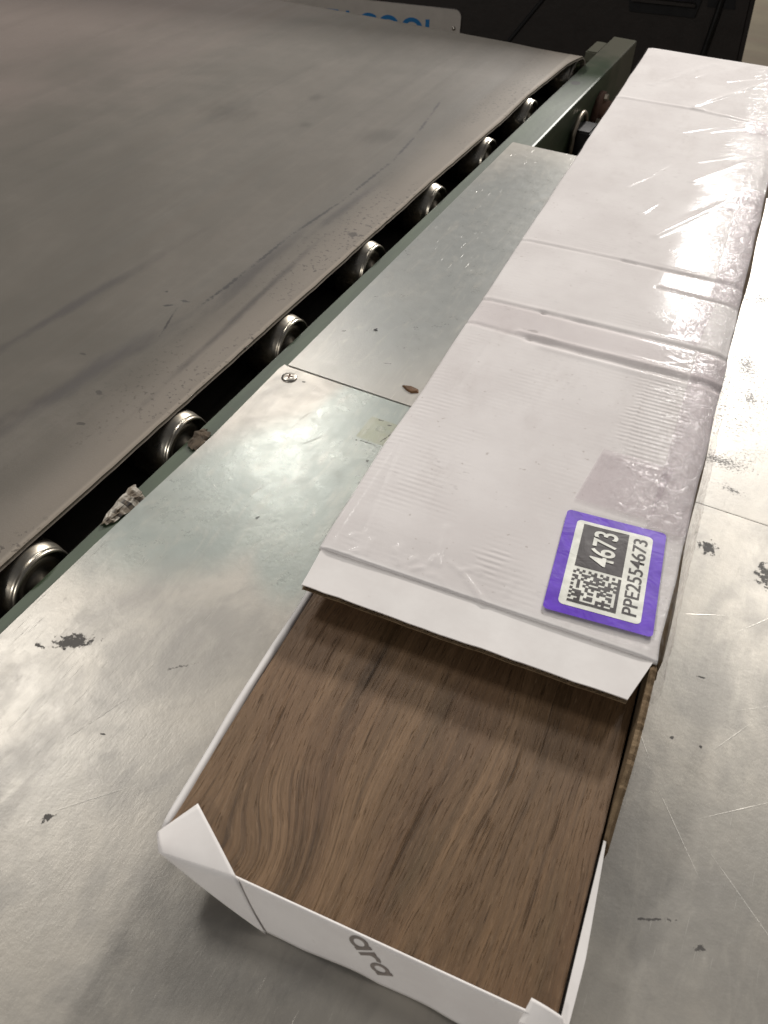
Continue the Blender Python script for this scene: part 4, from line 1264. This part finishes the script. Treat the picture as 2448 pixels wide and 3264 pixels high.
# body, right edge leaning slightly, standing on the floor
vv = [(-1.0, 0.0, 0.0), (0.632, 0.0, 0.0), (0.535, 0.0, cz(0.34)), (-1.0, 0.0, cz(0.34)),
      (-1.0, 0.55, 0.0), (0.632, 0.55, 0.0), (0.535, 0.55, cz(0.34)), (-1.0, 0.55, cz(0.34))]
bv = [bm.verts.new(p) for p in vv]
for f in ((0, 1, 2, 3), (5, 4, 7, 6), (1, 5, 6, 2), (4, 0, 3, 7), (3, 2, 6, 7), (4, 5, 1, 0)):
    bm.faces.new([bv[i] for i in f])
bmesh.ops.bevel(bm, geom=bm.edges[:], offset=0.012, segments=3, affect='EDGES')
from_bm('body', bm, M['cooler'], CO)
# fan opening: frame and louvres on the upper front
fr = prism('fan_opening', [(0.335, 0), (0.460, 0), (0.485, 0.16), (0.300, 0.16)], 0, 0.012, M['cooler_dark'], CO)
fr.data.transform(Matrix.Translation((0, 0.004, cz(-0.050))) @ Matrix.Rotation(R(90), 4, 'X'))
for k in range(4):
    zz = -0.030 + k * 0.036
    lv = box('louvre', 0.335 - 0.008 * k, 0.455 + 0.005 * k, -0.022, -0.0085, cz(zz), cz(zz) + 0.006, M['cooler'], CO, 0.001)
f2 = prism('side_vent', [(0.478, 0), (0.530, 0), (0.500, 0.14), (0.470, 0.14)], 0, 0.008, M['cooler_dark'], CO)
f2.data.transform(Matrix.Translation((0, 0.004, cz(-0.030))) @ Matrix.Rotation(R(90), 4, 'X'))
rib = tube('moulded_rib', [(0.20, -0.001, cz(0.0)), (0.165, -0.001, cz(-0.048)), (0.112, -0.001, cz(-0.123)), (0.06, -0.001, cz(-0.20))], 0.004, M['cooler_dark'], CO)
np_ = prism('nameplate', round_rect(-0.66, 0.006, -0.20, -0.0805, 0.014), -0.001, 0.005, M['nameplate'], CO)
np_.data.transform(Matrix.Translation((0, 0, cz(0))) @ Matrix.Rotation(R(90), 4, 'X'))
tm = text_mesh('PORTACOOL', 0.06, 1.0, 0.0012)
fit_text(tm, -0.405, -0.040, -0.150, -0.103)
tm.transform(Matrix.Translation((0, -0.0053, cz(0))) @ Matrix.Rotation(R(90), 4, 'X'))
link('nameplate_letters', tm, M['blue'], np_)
rv = lathe_x('rivet', [(0, 0.0042), (0.0015, 0.0038), (0.0026, 0.002), (0.0028, 0.0003)], 16, M['screw'], np_)
rv.data.transform(Matrix.Translation((-0.007, -0.005, cz(-0.115))) @ Matrix.Rotation(R(-90), 4, 'Z'))
# power cord hanging down the front
cp = []
for k in range(40):
    t = k / 39
    x = 0.505 - 0.075 * t ** 1.4 - 0.05 * t * t
    z = 0.10 - 0.95 * t + 0.004
    cp.append((x if z > -0.3 else x, -0.0075 - 0.004 * math.sin(t * 9), cz(max(z, FLOOR + 0.007))))
cd = tube('power_cord', cp, 0.0055, M['cord'])
cd.location = CO.location; cd.rotation_euler = CO.rotation_euler
tag(cd, 'thin black power cord hanging against the dark cooler', 'cord')
